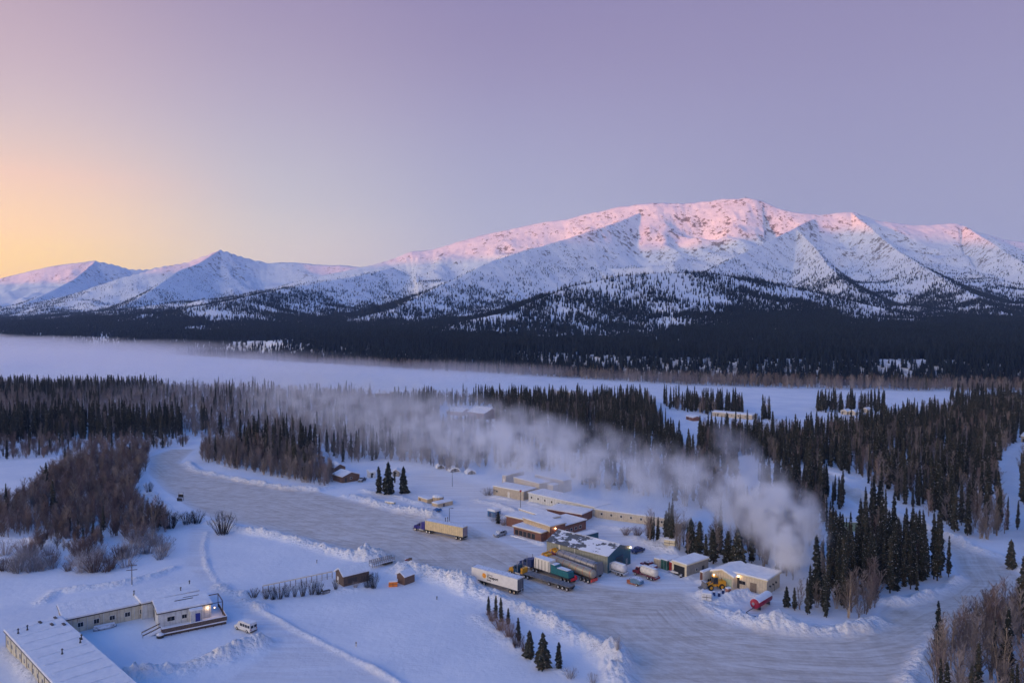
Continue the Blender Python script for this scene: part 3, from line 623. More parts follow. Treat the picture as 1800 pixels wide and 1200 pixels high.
# regions: ground pixels of the stand's outline, spacing in metres, share of spruce, name of the place
REG = [
    ('stand', [(1440, 915), (1475, 925), (1500, 935), (1560, 960), (1630, 985), (1662, 1000), (1668, 1015), (1640, 1030), (1590, 1045), (1545, 1048), (1510, 1058), (1480, 1070), (1440, 1072), (1432, 1050), (1448, 1000), (1452, 960)], 3.15, .9, 'in the stand inside the bend'),
    ('standfront', [(1475, 1070), (1510, 1058), (1540, 1050), (1545, 1062), (1530, 1080), (1500, 1092), (1470, 1090)], 2.6, .08, 'before the stand inside the bend'),
    ('loop', [(1428, 850), (1452, 868), (1480, 885), (1540, 925), (1600, 955), (1500, 915), (1440, 900), (1420, 880)], 3.4, .92, 'beside the narrow upper road'),
    ('corner', [(1645, 1175), (1690, 1150), (1760, 1125), (1860, 1090), (1880, 1160), (1880, 1330), (1660, 1330), (1640, 1230)], 3.9, .36, 'in the lower right corner'),
    ('cornerbare', [(1640, 1180), (1650, 1150), (1700, 1120), (1780, 1085), (1850, 1040), (1870, 1090), (1760, 1130), (1690, 1160)], 2.3, .04, 'beside the lower right road edge'),
    ('right', [(1235, 765), (1350, 765), (1480, 757), (1560, 742), (1680, 724), (1860, 716), (1860, 770), (1800, 768), (1765, 795), (1748, 830), (1755, 880), (1780, 940), (1740, 955), (1700, 950), (1655, 925), (1600, 893), (1560, 870), (1520, 848), (1470, 826), (1405, 816), (1330, 805), (1285, 800), (1250, 790)], 4.1, .64, 'in the big right hand forest'),
    ('rightedge', [(1800, 790), (1860, 800), (1860, 985), (1800, 975), (1785, 930), (1790, 860)], 5.0, .6, 'at the right edge behind the road'),
    ('centre', [(690, 706), (850, 704), (1000, 705), (1135, 704), (1160, 735), (1185, 775), (1205, 800), (1235, 805), (1262, 815), (1250, 838), (1180, 832), (1100, 818), (1000, 806), (940, 792), (880, 772), (850, 745), (700, 730)], 4.1, .74, 'in the dark central forest'),
    ('strip', [(1232, 768), (1262, 775), (1290, 810), (1300, 838), (1250, 838), (1225, 800)], 4.2, .75, 'right of the forest cut'),
    ('islea', [(1165, 709), (1300, 716), (1308, 732), (1240, 728), (1180, 720)], 4.2, .8, 'on the nearer river island'),
    ('isleb', [(1432, 716), (1550, 716), (1556, 724), (1440, 726)], 4.2, .75, 'on the long river island'),
    ('islec', [(1336, 732), (1356, 732), (1356, 738), (1338, 738)], 4.2, .7, 'on the river bank'),
    ('isled', [(1668, 703), (1860, 703), (1860, 716), (1690, 718)], 6.0, .9, 'on the far river bank'),
    ('leftrow', [(-60, 690), (60, 687), (260, 686), (285, 692), (200, 700), (-60, 704)], 4.2, .92, 'in the far dark row at left'),
    ('leftrow2', [(-60, 752), (100, 746), (280, 746), (330, 762), (300, 775), (-60, 775)], 4.0, .92, 'in the nearer dark row at left'),
    ('leftmix', [(-60, 684), (200, 683), (420, 688), (700, 700), (720, 730), (860, 750), (870, 772), (780, 790), (640, 788), (520, 782), (360, 772), (280, 745), (-60, 745)], 5.0, .20, 'in the misty wood at left'),
    ('leftlow', [(-60, 775), (280, 778), (340, 778), (330, 784), (270, 790), (120, 800), (-60, 815)], 3.8, .10, 'behind the clearing at left'),
    ('midspruce', [(415, 778), (545, 784), (568, 815), (520, 830), (430, 808)], 4.4, .62, 'above the road at left'),
    ('midbare', [(345, 808), (352, 788), (420, 784), (540, 815), (590, 838), (580, 856), (500, 842), (420, 826)], 2.6, .05, 'along the upper road edge'),
    ('village', [(565, 790), (700, 785), (880, 790), (1000, 812), (1000, 832), (860, 822), (800, 832), (720, 812), (600, 812)], 3.9, .42, 'behind the village yard'),
    ('thicket', [(118, 812), (200, 800), (262, 790), (265, 815), (248, 840), (232, 868), (262, 905), (312, 925), (280, 942), (225, 948), (190, 945), (165, 925), (150, 945), (100, 948), (60, 935), (30, 945), (-20, 945), (-40, 900), (30, 880), (70, 850)], 2.75, .02, 'in the reddish thicket at left'),
    ('thicketlow', [(60, 950), (110, 935), (180, 945), (180, 965), (120, 972), (60, 965)], 2.2, .1, 'in the grey clump below the thicket'),
    ('shops', [(1128, 950), (1290, 955), (1385, 965), (1415, 985), (1400, 1020), (1370, 1010), (1290, 985), (1250, 985), (1150, 962)], 3.4, .28, 'behind the garages'),
    ('haze', [(1290, 905), (1420, 890), (1440, 960), (1400, 985), (1300, 955)], 3.4, .3, 'in steam behind the garages'),
    ('loopwest', [(1330, 843), (1440, 853), (1447, 905), (1428, 930), (1340, 905)], 3.9, .7, 'west of the narrow upper road'),
    ('loopnorth', [(1290, 790), (1400, 803), (1450, 822), (1400, 820), (1325, 812)], 4.0, .75, 'north of the narrow upper road'),
    ('annex', [(985, 836), (1100, 838), (1250, 850), (1310, 880), (1290, 905), (1215, 893), (1130, 872), (1040, 858)], 4.0, .22, 'in the mist behind the long annex'),
    ('front', [(1402, 1062), (1440, 1060), (1475, 1068), (1480, 1086), (1440, 1088), (1404, 1082)], 2.7, .6, 'between red tank and bend')]
CLEAR = [poly_w(q_) for q_ in ([(772, 714), (866, 714), (872, 748), (768, 748)], [(655, 687), (748, 687), (752, 706), (655, 706)], [(1446, 893), (1522, 898), (1514, 970), (1462, 970)], [(580, 812), (668, 818), (668, 850), (600, 850)], [(1195, 728), (1225, 728), (1230, 745), (1200, 745)])]
pts = []
placed_kinds = []
def vis(x, y): return True
for nm, poly, sp, fr, where in REG:
    P = poly_w(poly); lo, hi = P.min(0), P.max(0)
    nx = int((hi[0] - lo[0]) / sp) + 2; ny = int((hi[1] - lo[1]) / sp) + 2
    X, Y = np.meshgrid(lo[0] + np.arange(nx) * sp, lo[1] + np.arange(ny) * sp)
    X = X + rng.uniform(-.48, .48, X.shape) * sp; Y = Y + rng.uniform(-.48, .48, Y.shape) * sp
    m = inside(X, Y, P) & (sdist(X, Y, ROAD) < -1.5) & (sdist(X, Y, SPUR) < 0)
    for cp in CLEAR: m &= ~inside(X, Y, cp)
    X, Y = X[m], Y[m]
    nz = fbm(X, Y, 45, 3, 99)
    kind = rng.random(len(X)) < np.clip(fr + nz * .5 * (0 if fr < .15 or fr > .88 else 1), 0, 1)
    keep = rng.random(len(X)) < (.93 + .6 * np.minimum(fbm(X, Y, 25, 2, 98), 0))
    for x, y, k in zip(X[keep], Y[keep], kind[keep]): pts.append((x, y, bool(k), nm, where))
# river fringe of birch below the mountains
fx = np.repeat(np.linspace(-1500, 1500, 1400), 6) + rng.uniform(-6, 6, 8400)
fy = np.interp(fx, FOOT[:, 0], FOOT[:, 1]) - rng.uniform(-35, 28, 8400)
fringe = [(x, y, rng.random() < .1, 'fringe', '') for x, y in zip(fx, fy) if abs(x / y) < .75]
print('trees', len(pts), len(fringe))
def hscale(nm):
    return dict(islea=.95, isleb=.95, thicket=.72, thicketlow=.5, leftlow=.6, midbare=.72, leftmix=.85, shops=.85, standfront=.85, cornerbare=.85, right=.95, centre=.88, rightedge=.9, haze=.9, village=.8, front=.75).get(nm, 1.0)
def pix(x, y, z=0):
    Y = y * CP - (z - H) * SP; Z = y * SP + (z - H) * CP
    return 900 + F * x / Y, 600 - F * Z / Y
sprs = [p for p in pts if p[2]]; bars = [p for p in pts if not p[2]]
def split(lst, n):
    inn = [p for p in lst if -8 < pix(p[0], p[1])[0] < 1808 and pix(p[0], p[1], 12)[1] < 1195]
    inn.sort(key=lambda p: math.hypot(p[0], p[1]) / hscale(p[3])); s = set(id(p) for p in inn[:n])
    return inn[:n], [p for p in lst if id(p) not in s]
BOX = {}
for p in pts:
    u_, v_ = pix(p[0], p[1]); b_ = BOX.setdefault(p[3], [1e9, -1e9, 1e9, -1e9]); b_[0] = min(b_[0], max(u_, 0)); b_[1] = max(b_[1], min(u_, 1800)); b_[2] = min(b_[2], v_); b_[3] = max(b_[3], min(v_, 1200))
def spot(x, y, nm):
    u_, v_ = pix(x, y); b_ = BOX[nm]; a_ = (u_ - b_[0]) / max(1, b_[1] - b_[0]); c_ = (v_ - b_[2]) / max(1, b_[3] - b_[2])
    h_ = ('far left', 'left of centre', 'right of centre', 'far right')[min(3, max(0, int(a_ * 4)))]; d_ = ('back', 'middle', 'front')[min(2, max(0, int(c_ * 3)))]
    return '%s %s' % (h_, d_)
near_s, far_s = split(sprs, 262); near_b, far_b = split(bars, 285)
GRP_S = {}; 
def tree(name, cat, trunk_me, crown_me, x, y, s, rz, label, group=None, w=1.0):
    t = thing(name, label, cat, (x, y, gz(x, y)), rz, group); t.scale = (s * w, s * w, s)
    a = bpy.data.objects.new('trunk', trunk_me); b = bpy.data.objects.new('crown', crown_me)
    for c in (a, b): COL.objects.link(c); c.parent = t
    return t
def hclass(s): return 'tall' if s > 1.12 else ('short' if s < .88 else 'mid height')
for x, y, k, nm, where in near_s:
    s = rng.uniform(.58, 1.32) * hscale(nm); i = int(rng.integers(NSP))
    tree('spruce_tree', 'tree', SPT, SPM[i], x, y, s, rng.uniform(0, 6.28), '%s dark narrow spruce %s, %s' % (hclass(s), where, spot(x, y, nm)), '%s spruces %s, %s' % (hclass(s), where, spot(x, y, nm)), rng.uniform(.8, 1.25))
for x, y, k, nm, where in near_b:
    s = rng.uniform(.75, 1.2) * hscale(nm); red = nm in ('thicket', 'thicketlow') and rng.random() < .6
    tm, cm = RDM[int(rng.integers(3))] if red else BRM[int(rng.integers(5))]
    c = 'reddish' if red else 'greyish'
    tree('bare_birch_tree', 'tree', tm, cm, x, y, s, rng.uniform(0, 6.28), '%s leafless %s tree %s, %s' % (hclass(s), c, where, spot(x, y, nm)), '%s leafless %s trees %s, %s' % (hclass(s), c, where, spot(x, y, nm)), rng.uniform(.9, 1.2))
# hand placed spruces (ground pixel, height in photo pixels)
HAND = [((1383, 1066), 36, 'small spruce at the road bank left of its twin near the red tank', 1.5), ((1397, 1072), 40, 'slim spruce at the road bank right of its twin near the red tank', 1.2),
        ((859, 1080), 32, 'first small spruce at the left end of the row below the snow bank', 1.3), ((871, 1086), 40, 'narrow spruce next to the left end of the row below the bank', 1.1), ((881, 1092), 42, 'third narrow spruce in the row below the bank', 1.1), ((893, 1098), 30, 'short spruce above the brown brush in the row below the bank', 1.1),
        ((912, 1132), 44, 'spruce half hidden in brown brush below the snow bank', 1.2), ((931, 1156), 48, 'full dark spruce left of the biggest one below the snow bank', 1.7), ((955, 1174), 62, 'biggest full spruce in the row below the snow bank', 1.9), ((982, 1175), 44, 'lone slim spruce right of the biggest one below the snow bank', 1.3),
        ((709, 867), 46, 'lone spruce in the village yard', 1.5), ((682, 870), 56, 'dark spruce beside frosted trees in the village yard', 1.5), ((667, 868), 46, 'brownish spruce left of the dark one in the village yard', 1.2), ((694, 848), 20, 'small spruce behind the lone one in the village yard', 1.0),
        ((1214, 973), 60, 'tall spruce behind the open garage, left of a pair', 1.5), ((1228, 975), 58, 'tall spruce behind the open garage, right of a pair', 1.4), ((1254, 990), 60, 'spruce between garage and hut, dark and full', 1.3), ((1242, 985), 46, 'thin spruce between the garage and the hut', 1.0),
        ((1278, 990), 56, 'slim spruce with white branch tips behind the beige garage', 1.3), ((1297, 995), 66, 'large blue green spruce behind the beige garage', 1.7), ((1144, 955), 40, 'spruce left in the clump behind the teal shop', 1.3), ((1156, 955), 42, 'thin spruce in the clump behind the teal shop', .9), ((1170, 957), 46, 'dark spruce at the right of the clump behind the teal shop', 1.0),
        ((582, 830), 22, 'little spruce left of the village cabins', 1.2), ((100, 905), 22, 'small dark spruce in front of the thicket, left', 1.0), ((80, 908), 22, 'small dark spruce in front of the thicket, middle', 1.0), ((122, 925), 30, 'rusty brown young spruce below the thicket', 1.1),
        ((1778, 1000), 50, 'small lone spruce at the right road edge', 1.5), ((876, 920), 22, 'small dark spruce beside the inn', 1.6), ((1345, 735), 22, 'lone dark spruce on the open river bank', 1.6)]
for (u, v), hp, lab, w in HAND:
    g = G(u, v); hm = hp * g.y / F * 1.03
    if w >= 1.5 and hm > 5 or w >= 1.7: tree('spruce_tree', 'tree', SPTW, SPW[rnd.randrange(3)], g.x, g.y, hm / 10, rnd.random() * 6, lab, w=min(1.25, w * .62))
    else: tree('spruce_tree', 'tree', SPT, SPM[rnd.randrange(NSP)], g.x, g.y, hm / 14, rnd.random() * 6, lab, w=min(2.6, w * 1.75))
def arr(lst, var, fr=(.55, 1.3), base=0):
    n = len(lst); P = np.array([(p[0], p[1], 0) for p in lst]); P[:, 2] = ground_h(P[:, 0], P[:, 1])[0]
    hs = np.array([hscale(p[3]) for p in lst]) * rng.uniform(*fr, n); w = hs * rng.uniform(.9, 1.3, n)
    return P, rng.uniform(0, 6.28, n), np.stack([w, w, hs], 1), rng.integers(base, var, n)
c1 = src_collection('spruce_kinds', [[SPT, m] for m in SPM])
P, r_, s_, i_ = arr(far_s + [p for p in fringe if p[2]], NSP)
tag(scatter('spruce_forest', P, r_, s_, i_, c1), 'dense dark spruce forest stretching back to the frozen river', 'forest', kind='stuff')
c2 = src_collection('birch_kinds', BRM + RDM)
fb = far_b + [p for p in fringe if not p[2]]
P, r_, s_, i_ = arr(fb, 5)
i_ = np.where(np.array([p[3] in ('thicket', 'thicketlow', 'leftlow') for p in fb]) & (rng.random(len(fb)) < .6), rng.integers(5, 8, len(fb)), i_)
tag(scatter('birch_woods', P, r_, s_, i_, c2), 'leafless grey brown birch woods mixed between the spruces and along the river', 'woods', kind='stuff')

# forest on the mountain slopes
def cone_tree(name, seed):
    r = random.Random(seed); v = []; f = []; tiers = 4; n = 5
    for k in range(tiers):
        z0 = 8 * k / tiers * .9; z1 = z0 + 8 / tiers * 1.7; rad = 1.45 * (1 - k / tiers) + .25; b = len(v); a0 = r.random() * 6
        for i in range(n): v.append((rad * r.uniform(.7, 1.2) * math.cos(a0 + 6.283 * i / n), rad * r.uniform(.7, 1.2) * math.sin(a0 + 6.283 * i / n), z0 + r.uniform(-.2, .4)))
        v.append((0, 0, min(z1, 9))); f += [(b + i, b + (i + 1) % n, b + n) for i in range(n)]
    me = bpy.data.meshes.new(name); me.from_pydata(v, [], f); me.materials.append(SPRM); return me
c3 = src_collection('slope_tree_kinds', [cone_tree('slope', 500 + i) for i in range(4)])
NT = 260000
D = np.exp(rng.uniform(math.log(725), math.log(5600), NT * 3)); T = rng.uniform(-.74, .74, NT * 3); x = D * T; y = D
# area-correct thinning: samples above have density ~ 1/D^2
z, b, _ = mount(x, y); dn = tree_density(x, y, z)
dn = dn * np.maximum(.75 * sstep(.7, 1.0, dn), .16 + 1.0 * sstep(-.30, .30, fbm(x, y, 130, 4, 44))) * (.35 + .75 * sstep(-.25, .3, fbm(x, y, 420, 3, 46)))
ok = (b > 5) & (rng.random(len(x)) < np.clip(dn * np.clip(1.33 * (D / 1900) ** 1.25, .16, 2.1), 0, 1))
x, y, z = x[ok][:NT], y[ok][:NT], z[ok][:NT]
sc = rng.uniform(.6, 1.35, len(x)) * (1.15 - .45 * sstep(120, 420, z)) * 1.0
print('slope trees', len(x))
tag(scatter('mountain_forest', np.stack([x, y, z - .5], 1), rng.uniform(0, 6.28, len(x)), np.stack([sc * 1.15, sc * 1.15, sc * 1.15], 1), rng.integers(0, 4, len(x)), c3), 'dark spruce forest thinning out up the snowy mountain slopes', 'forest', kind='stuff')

# shrubs one can count
def shrub(u, v, hp, kind, label, w=1.0):
    g = G(u, v); hm = hp * g.y / F; o = link('willow_shrub', SHM[kind][rnd.randrange(3)]); o.location = (g.x, g.y, gz(g.x, g.y)); s = hm / 2.8
    o.scale = (s * w, s * w, s); o.rotation_euler = (0, 0, rnd.random() * 6); return tag(o, label, 'shrub')
shrub(391, 938, 38, 'dark', 'big round dark shrub where the side road leaves the lot', 1.15)
shrub(345, 920, 22, 'dark', 'dark low shrub left of the big round shrub', 1.3)
shrub(328, 922, 20, 'dark', 'dark low shrub at the right foot of the thicket', 1.3)
shrub(298, 928, 30, 'dark', 'dark shrub hugging the right side of the thicket', 1.2)
shrub(275, 925, 34, 'dark', 'tall dark shrub inside the right side of the thicket', 1.2)
shrub(262, 872, 20, 'dark', 'sparse shrub by the snow bank near the black sign', .8)
for i, (u, v, h, w) in enumerate([(446, 1050, 20, 1.3), (468, 1052, 24, .9), (480, 1053, 28, .8), (492, 1052, 26, .8), (504, 1048, 26, .8), (518, 1048, 26, .6), (532, 1047, 34, .6), (548, 1044, 30, .7), (560, 1044, 30, .8), (590, 1038, 22, .7)]):
    shrub(u, v, h * .8, 'dark', ('%s bare shrub from the left in the row along the pale fence' % ['first', 'second', 'third', 'fourth', 'fifth', 'sixth', 'seventh', 'eighth', 'ninth', 'tenth'][i]), w)['group'] = 'shrubs along the pale fence'
shrub(645, 1034, 26, 'dark', 'bare bush on the left at the right end of the brown barn', .8); shrub(656, 1034, 28, 'dark', 'bare bush on the right at the end of the brown barn', .8); shrub(625, 1035, 12, 'frost', 'low frosted bush against the brown barn', 1.2)
shrub(865, 1092, 20, 'red', 'brown brush under the left end of the spruce row', 1.3); shrub(880, 1108, 26, 'red', 'dense brown brush in the middle of the spruce row', 1.3); shrub(895, 1120, 28, 'red', 'brown brush right of the dense brush in the spruce row', 1.2); shrub(908, 1138, 26, 'red', 'brown brush next to the half hidden spruce', 1.1); shrub(922, 1146, 20, 'red', 'brown brush at the foot of the full spruce', 1.0)
shrub(1003, 1192, 22, 'frost', 'pale wispy bush below the biggest spruce', 1.2); shrub(1042, 1200, 22, 'frost', 'pale wispy bush by the lower picture edge', 1.0); shrub(1086, 1170, 28, 'frost', 'frosted leafless shrub on the big snow bank', .7)
shrub(870, 915, 18, 'frost', 'grey bush left of the inn', 1.6); shrub(858, 870, 16, 'frost', 'frosted bush left of the tan building', 1.8); shrub(885, 922, 14, 'red', 'brown bush by the inn front', 1.3)
shrub(1100, 940, 14, 'red', 'brown bush behind the teal shop roof', 1.6); shrub(1120, 945, 16, 'red', 'second brown bush behind the teal shop', 1.6)
for i in range(64):
    u = rnd.uniform(-10, 300); v = rnd.uniform(968, 1006) + (0 if u < 230 else -22)
    k = rnd.choice(['frost', 'frost', 'frost', 'frost', 'red']); c = dict(frost='frosted grey', red='brownish')[k]; zn_ = '%s %s row' % (('far left', 'left', 'middle', 'right', 'far right')[min(4, max(0, int((u + 10) / 62)))], 'back' if v < 985 else 'front')
    shrub(u, v, rnd.uniform(16, 34), k, 'low %s bush in the scrub below the thicket, %s' % (c, zn_), 1.3)['group'] = 'low %s bushes below the thicket, %s' % (c, zn_)

# ------------------------------------------------------------------ buildings
def frame(A, rz): return Matrix.Translation(A) @ Matrix.Rotation(rz, 4, 'Z')
class Blk:
    """one rectangular block of a building: x runs along the front A->B, y goes back"""
    def __init__(s, root, A, B, depth, h, zt=None, base=0.0, L=None):
        zt = h if zt is None else zt
        a = G(*A, zt) if not isinstance(A, Vector) else A; b = G(*B, zt) if not isinstance(B, Vector) else B
        s.rz = heading(a, b); s.L = L or (b - a).length; s.W = depth; s.h = h; s.z0 = base
        a.z = gz(a.x + math.cos(s.rz + .8) * 2, a.y + math.sin(s.rz + .8) * 2) if not isinstance(A, Vector) else a.z
        a.z = 0.0
        s.F = frame(a, s.rz); s.root = root
        if root.get('_set') is None: root.matrix_basis = s.F; root['_set'] = 1
        s.M = root.matrix_basis.inverted() @ s.F
    def put(s, mb, name, mat, parent=None, **k):
        o = mb.build(name, mat, parent or s.root, **k)
        if parent is None: o.matrix_basis = s.M
        return o
    def wall(s, mat, rise=0, axis=None):
        m = MB()
        if not rise: m.box(0, s.L, 0, s.W, s.z0 - .5, s.h)
        elif axis == 'x': m.prism([(0, s.z0 - .5), (s.W, s.z0 - .5), (s.W, s.h), (s.W / 2, s.h + rise), (0, s.h)], 0, s.L, 'x')
        else: m.prism([(0, s.z0 - .5), (s.L, s.z0 - .5), (s.L, s.h), (s.L / 2, s.h + rise), (0, s.h)], 0, s.W, 'y')
        s.w = s.put(m, 'wall', mat); return s
    def roof(s, mat=None, th=.35, ov=.35, rise=0, axis='x', fascia=None, dz=0.0):
        mat = mat or RSNOW; h = s.h + dz
        def prof(lo, hi, o, z, t):
            mid = (lo + hi) / 2; sl = rise / ((hi - lo) / 2)
            return [(lo - o, z - sl * o), (mid, z + rise), (hi + o, z - sl * o), (hi + o, z - sl * o + t), (mid, z + rise + t), (lo - o, z - sl * o + t)]
        for nm, m_, t, o, zz in ((('fascia', fascia, .16, ov, h + .004),) if fascia else ()) + (('roof', mat, th, ov - (.05 if fascia else 0), h + (.165 if fascia else .004)),):
            m = MB()
            if not rise: m.box(-o, s.L + o, -o, s.W + o, zz, zz + t)
            elif axis == 'x': m.prism(prof(0, s.W, o, zz, t), -o, s.L + o, 'x')
            else: m.prism(prof(0, s.L, o, zz, t), -o, s.W + o, 'y')
            r = s.put(m, nm, m_, bevel=.1 if nm == 'roof' and th > .2 else 0)
            if nm == 'roof': s.r = r
        return s
    def _fb(s, side, p, w, z0, z1, o0, o1):
        m = MB()
        if side == 'f': m.box(p - w / 2, p + w / 2, -o1, -o0, z0, z1)
        elif side == 'b': m.box(p - w / 2, p + w / 2, s.W + o0, s.W + o1, z0, z1)
        elif side == 'l': m.box(-o1, -o0, p - w / 2, p + w / 2, z0, z1)
        else: m.box(s.L + o0, s.L + o1, p - w / 2, p + w / 2, z0, z1)
        return m
    def window(s, side, p, z, w=1.3, h=1.1, fm=None, gm=None):
        f = s.put(s._fb(side, p, w, z, z + h, -.05, .05), 'window', fm or WHITE)
        n = 2 if w > 1.0 else 1
        pm = MB()
        for k in range(n):
            pw = (w - .16) / n - .04; q = s._fb(side, p - w / 2 + .08 + (k + .5) * (w - .16) / n, pw, z + .08, z + h - .08, .0, .062)
            b = len(pm.v); pm.v += q.v; pm.f += [tuple(b + i for i in t) for t in q.f]
        pm.build('pane', gm or GLASS, f); return s
    def door(s, side, p, w, h, mat, name='door', z=0.0):
        d = s.put(s._fb(side, p, w, z, z + h, -.05, .06), name, mat); return s
    def part(s, mb, name, mat, **k): return s.put(mb, name, mat, **k)
def bld(name, label, group=None, cat='building'): 
    o = thing(name, label, cat, group=group); return o
def lamp_light(root_obj, p, e=160, r=.22, name='lamp'):
    m = MB(); m.lathe([(.05, -r), (r * .8, -r * .6), (r, 0), (r * .8, r * .6), (.05, r)], 10)
    o = m.build(name, LAMP, root_obj, smooth=True); o.matrix_basis = root_obj.matrix_basis.inverted() @ Matrix.Translation(p)
    l = bpy.data.lights.new('lamp_glow', 'POINT'); l.energy = e; l.color = (1, .6, .3); l.shadow_soft_size = .3
    q = bpy.data.objects.new('lamp_glow', l); COL.objects.link(q); q.parent = root_obj; q.matrix_basis = root_obj.matrix_basis.inverted() @ Matrix.Translation(Vector(p) + Vector((0, 0, -.1)))
def finish(root):
    if '_set' in root: del root['_set']

# camp of joined cabin modules, lower left
camp = bld('camp_building', 'long cream cabin camp under snow with lit wooden deck at lower left')
a = Blk(camp, (10, 1110), (95, 1203), 9.9, 3.5, L=62); a.wall(S_CREAM).roof(fascia=GREY, th=.45)
for k in range(20): a.window('f', 1.9 + k * 3.05, 1.3, .95, 1.0)
m = MB()
for k in range(16): m.box(.2 + k * 3.9, .32 + k * 3.9, -.07, 0, 0, 3.45)
a.part(m, 'downpipe', DARK)
m = MB()
for k in range(13): 
    m.box(2 + k * 4.6, 2.14 + k * 4.6, .6, 9.4, 3.9, 4.22 + .03)
a.part(m, 'roof_seam', RSNOW, bevel=.06)
Bc = Blk(camp, (112, 1091), (254, 1061), 10.5, 3.35); Bc.wall(S_CREAM).roof(fascia=DARK, th=.45)
for k in range(5): Bc.window('f', 3.2 + k * 3.15, 1.25, 1.25, 1.1)
m = MB()
for k in range(6): m.box(1.4 + k * 3.15, 1.5 + k * 3.15, -.05, 0, .1, 3.3)
Bc.part(m, 'wall_batten', S_WHITE)
Dd = Blk(camp, (250, 1062), (348, 1040), 7.5, 3.75); Dd.wall(S_WHITE).roof(fascia=DARK, th=.45)
Cc = Blk(camp, (278, 1079), (371, 1061), 8.2, 4.0); Cc.wall(S_WHITE).roof(fascia=DARK, th=.4)
Cc.window('f', 2.6, 1.9, 1.7, 1.1).window('f', 5.4, 1.9, 1.2, 1.0).door('l', 7.0, 1.0, 2.3, DARK, z=.3)
m = MB(); m.box(6.5, 8.9, -1.6, 0, 1.0, 3.75); Cc.part(m, 'porch', S_WHITE)
m = MB(); m.box(6.3, 9.1, -1.85, -.36, 3.76, 4.1); Cc.part(m, 'porch_roof', RSNOW, bevel=.08)
m = MB(); m.box(7.5, 8.5, -1.68, -1.55, 1.05, 3.1); Cc.part(m, 'door', BDOOR)
dk = -3.9; dl = Cc.L + 2.6
m = MB(); m.box(.3, dl, dk, -.02, .72, 1.0); m.box(Cc.L + .02, dl, -.02, 5.5, .72, 1.0); Cc.part(m, 'deck_floor', RSNOW)
m = MB(); m.box(.3, dl + .1, dk - .08, dk - .02, 1.02, 1.95); m.box(dl + .02, dl + .1, dk - .08, 5.5, 1.02, 1.95); m.box(.22, .3, dk - .08, -2.2, 1.02, 1.95); Cc.part(m, 'deck_railing', WOOD)
m = MB(); m.box(.2, dl + .14, dk - .14, dk + .06, 1.955, 2.06); m.box(dl, dl + .14, dk + .06, 5.5, 1.955, 2.06); m.box(.2, .34, dk + .06, -2.2, 1.955, 2.06); Cc.part(m, 'railing_cap', RSNOW)
m = MB()
for k in range(8): m.box(.35 + k * 1.75, .5 + k * 1.75, dk - .02, dk + .12, -.3, .72)
m.box(.3, dl, dk + .3, dk + .36, 0, .7); Cc.part(m, 'deck_post', WOOD)
m = MB(); m.prism([(.3, 1.0), (-3.4, -.1), (-3.4, -.3), (.3, .7)], -2.1, -.2, 'y'); Cc.part(m, 'stair_ramp', RSNOW)
for y in (-2.15, -.15):
    m = MB(); m.prism([(.3, 2.0), (-3.4, .8), (-3.4, .55), (.3, 1.75)], y - .04, y + .04, 'y'); m.box(-3.4, -3.3, y - .04, y + .04, -.2, .9); Cc.part(m, 'stair_rail', WOOD)
m = MB(); m.box(dl - .15, dl, 5.4, 5.5, 0, 4.3); m.box(dl - .15, dl, .2, .32, 0, 4.3); m.box(dl - .15, dl, .2, 5.5, 4.1, 4.3); m.box(Cc.L - 4, dl, 5.4, 5.5, 4.1, 4.3); Cc.part(m, 'pergola_frame', WOOD)
m = MB(); m.box(Cc.L, dl, -.05, .05, 4.0, 4.12); m.box(dl - .1, dl, -.1, .1, 1, 4.1); Cc.part(m, 'canopy_post', DARK)
for bl, pts_ in ((a, [(4, 3), (4.6, 1.2), (22, 4.5), (19, 8.6), (17.5, 9.3)]), (Bc, [(15, 5.5)]), (Dd, [(12, 5.5), (9, 2.0)])):
    for x_, y_ in pts_:
        m = MB(); m.tube((x_, y_, 3.8), (x_, y_, 5.0), .11, .11, 8); m.tube((x_, y_, 5.0), (x_, y_, 5.22), .24, .12, 8); m.tube((x_, y_, 4.15), (x_, y_, 4.45), .24, .14, 8); bl.part(m, 'vent_pipe', DARK)
for x_, y_ in ((1.5, 6), (1.2, 9.0), (4.6, 7.4), (6.4, 9.2)):
    m = MB(); m.box(x_ - .7, x_ + .7, y_ - .25, y_ + .25, 4.05, 4.30); a.part(m, 'roof_hatch', DARK)
m = MB(); m.box(4, 8, 4.6, 5.0, 4.3, 4.62); m.box(6, 9.5, 6.0, 6.25, 4.3, 4.62); Cc.part(m, 'bare_roof_strip', DARK)
q = Cc.F @ Vector((Cc.L - .8, -.35, 3.4)); lamp_light(camp, q, 45, .2)
q = Cc.F @ Vector((Cc.L + .8, .3, 2.9)); lamp_light(camp, q, 25, .12)
finish(camp)

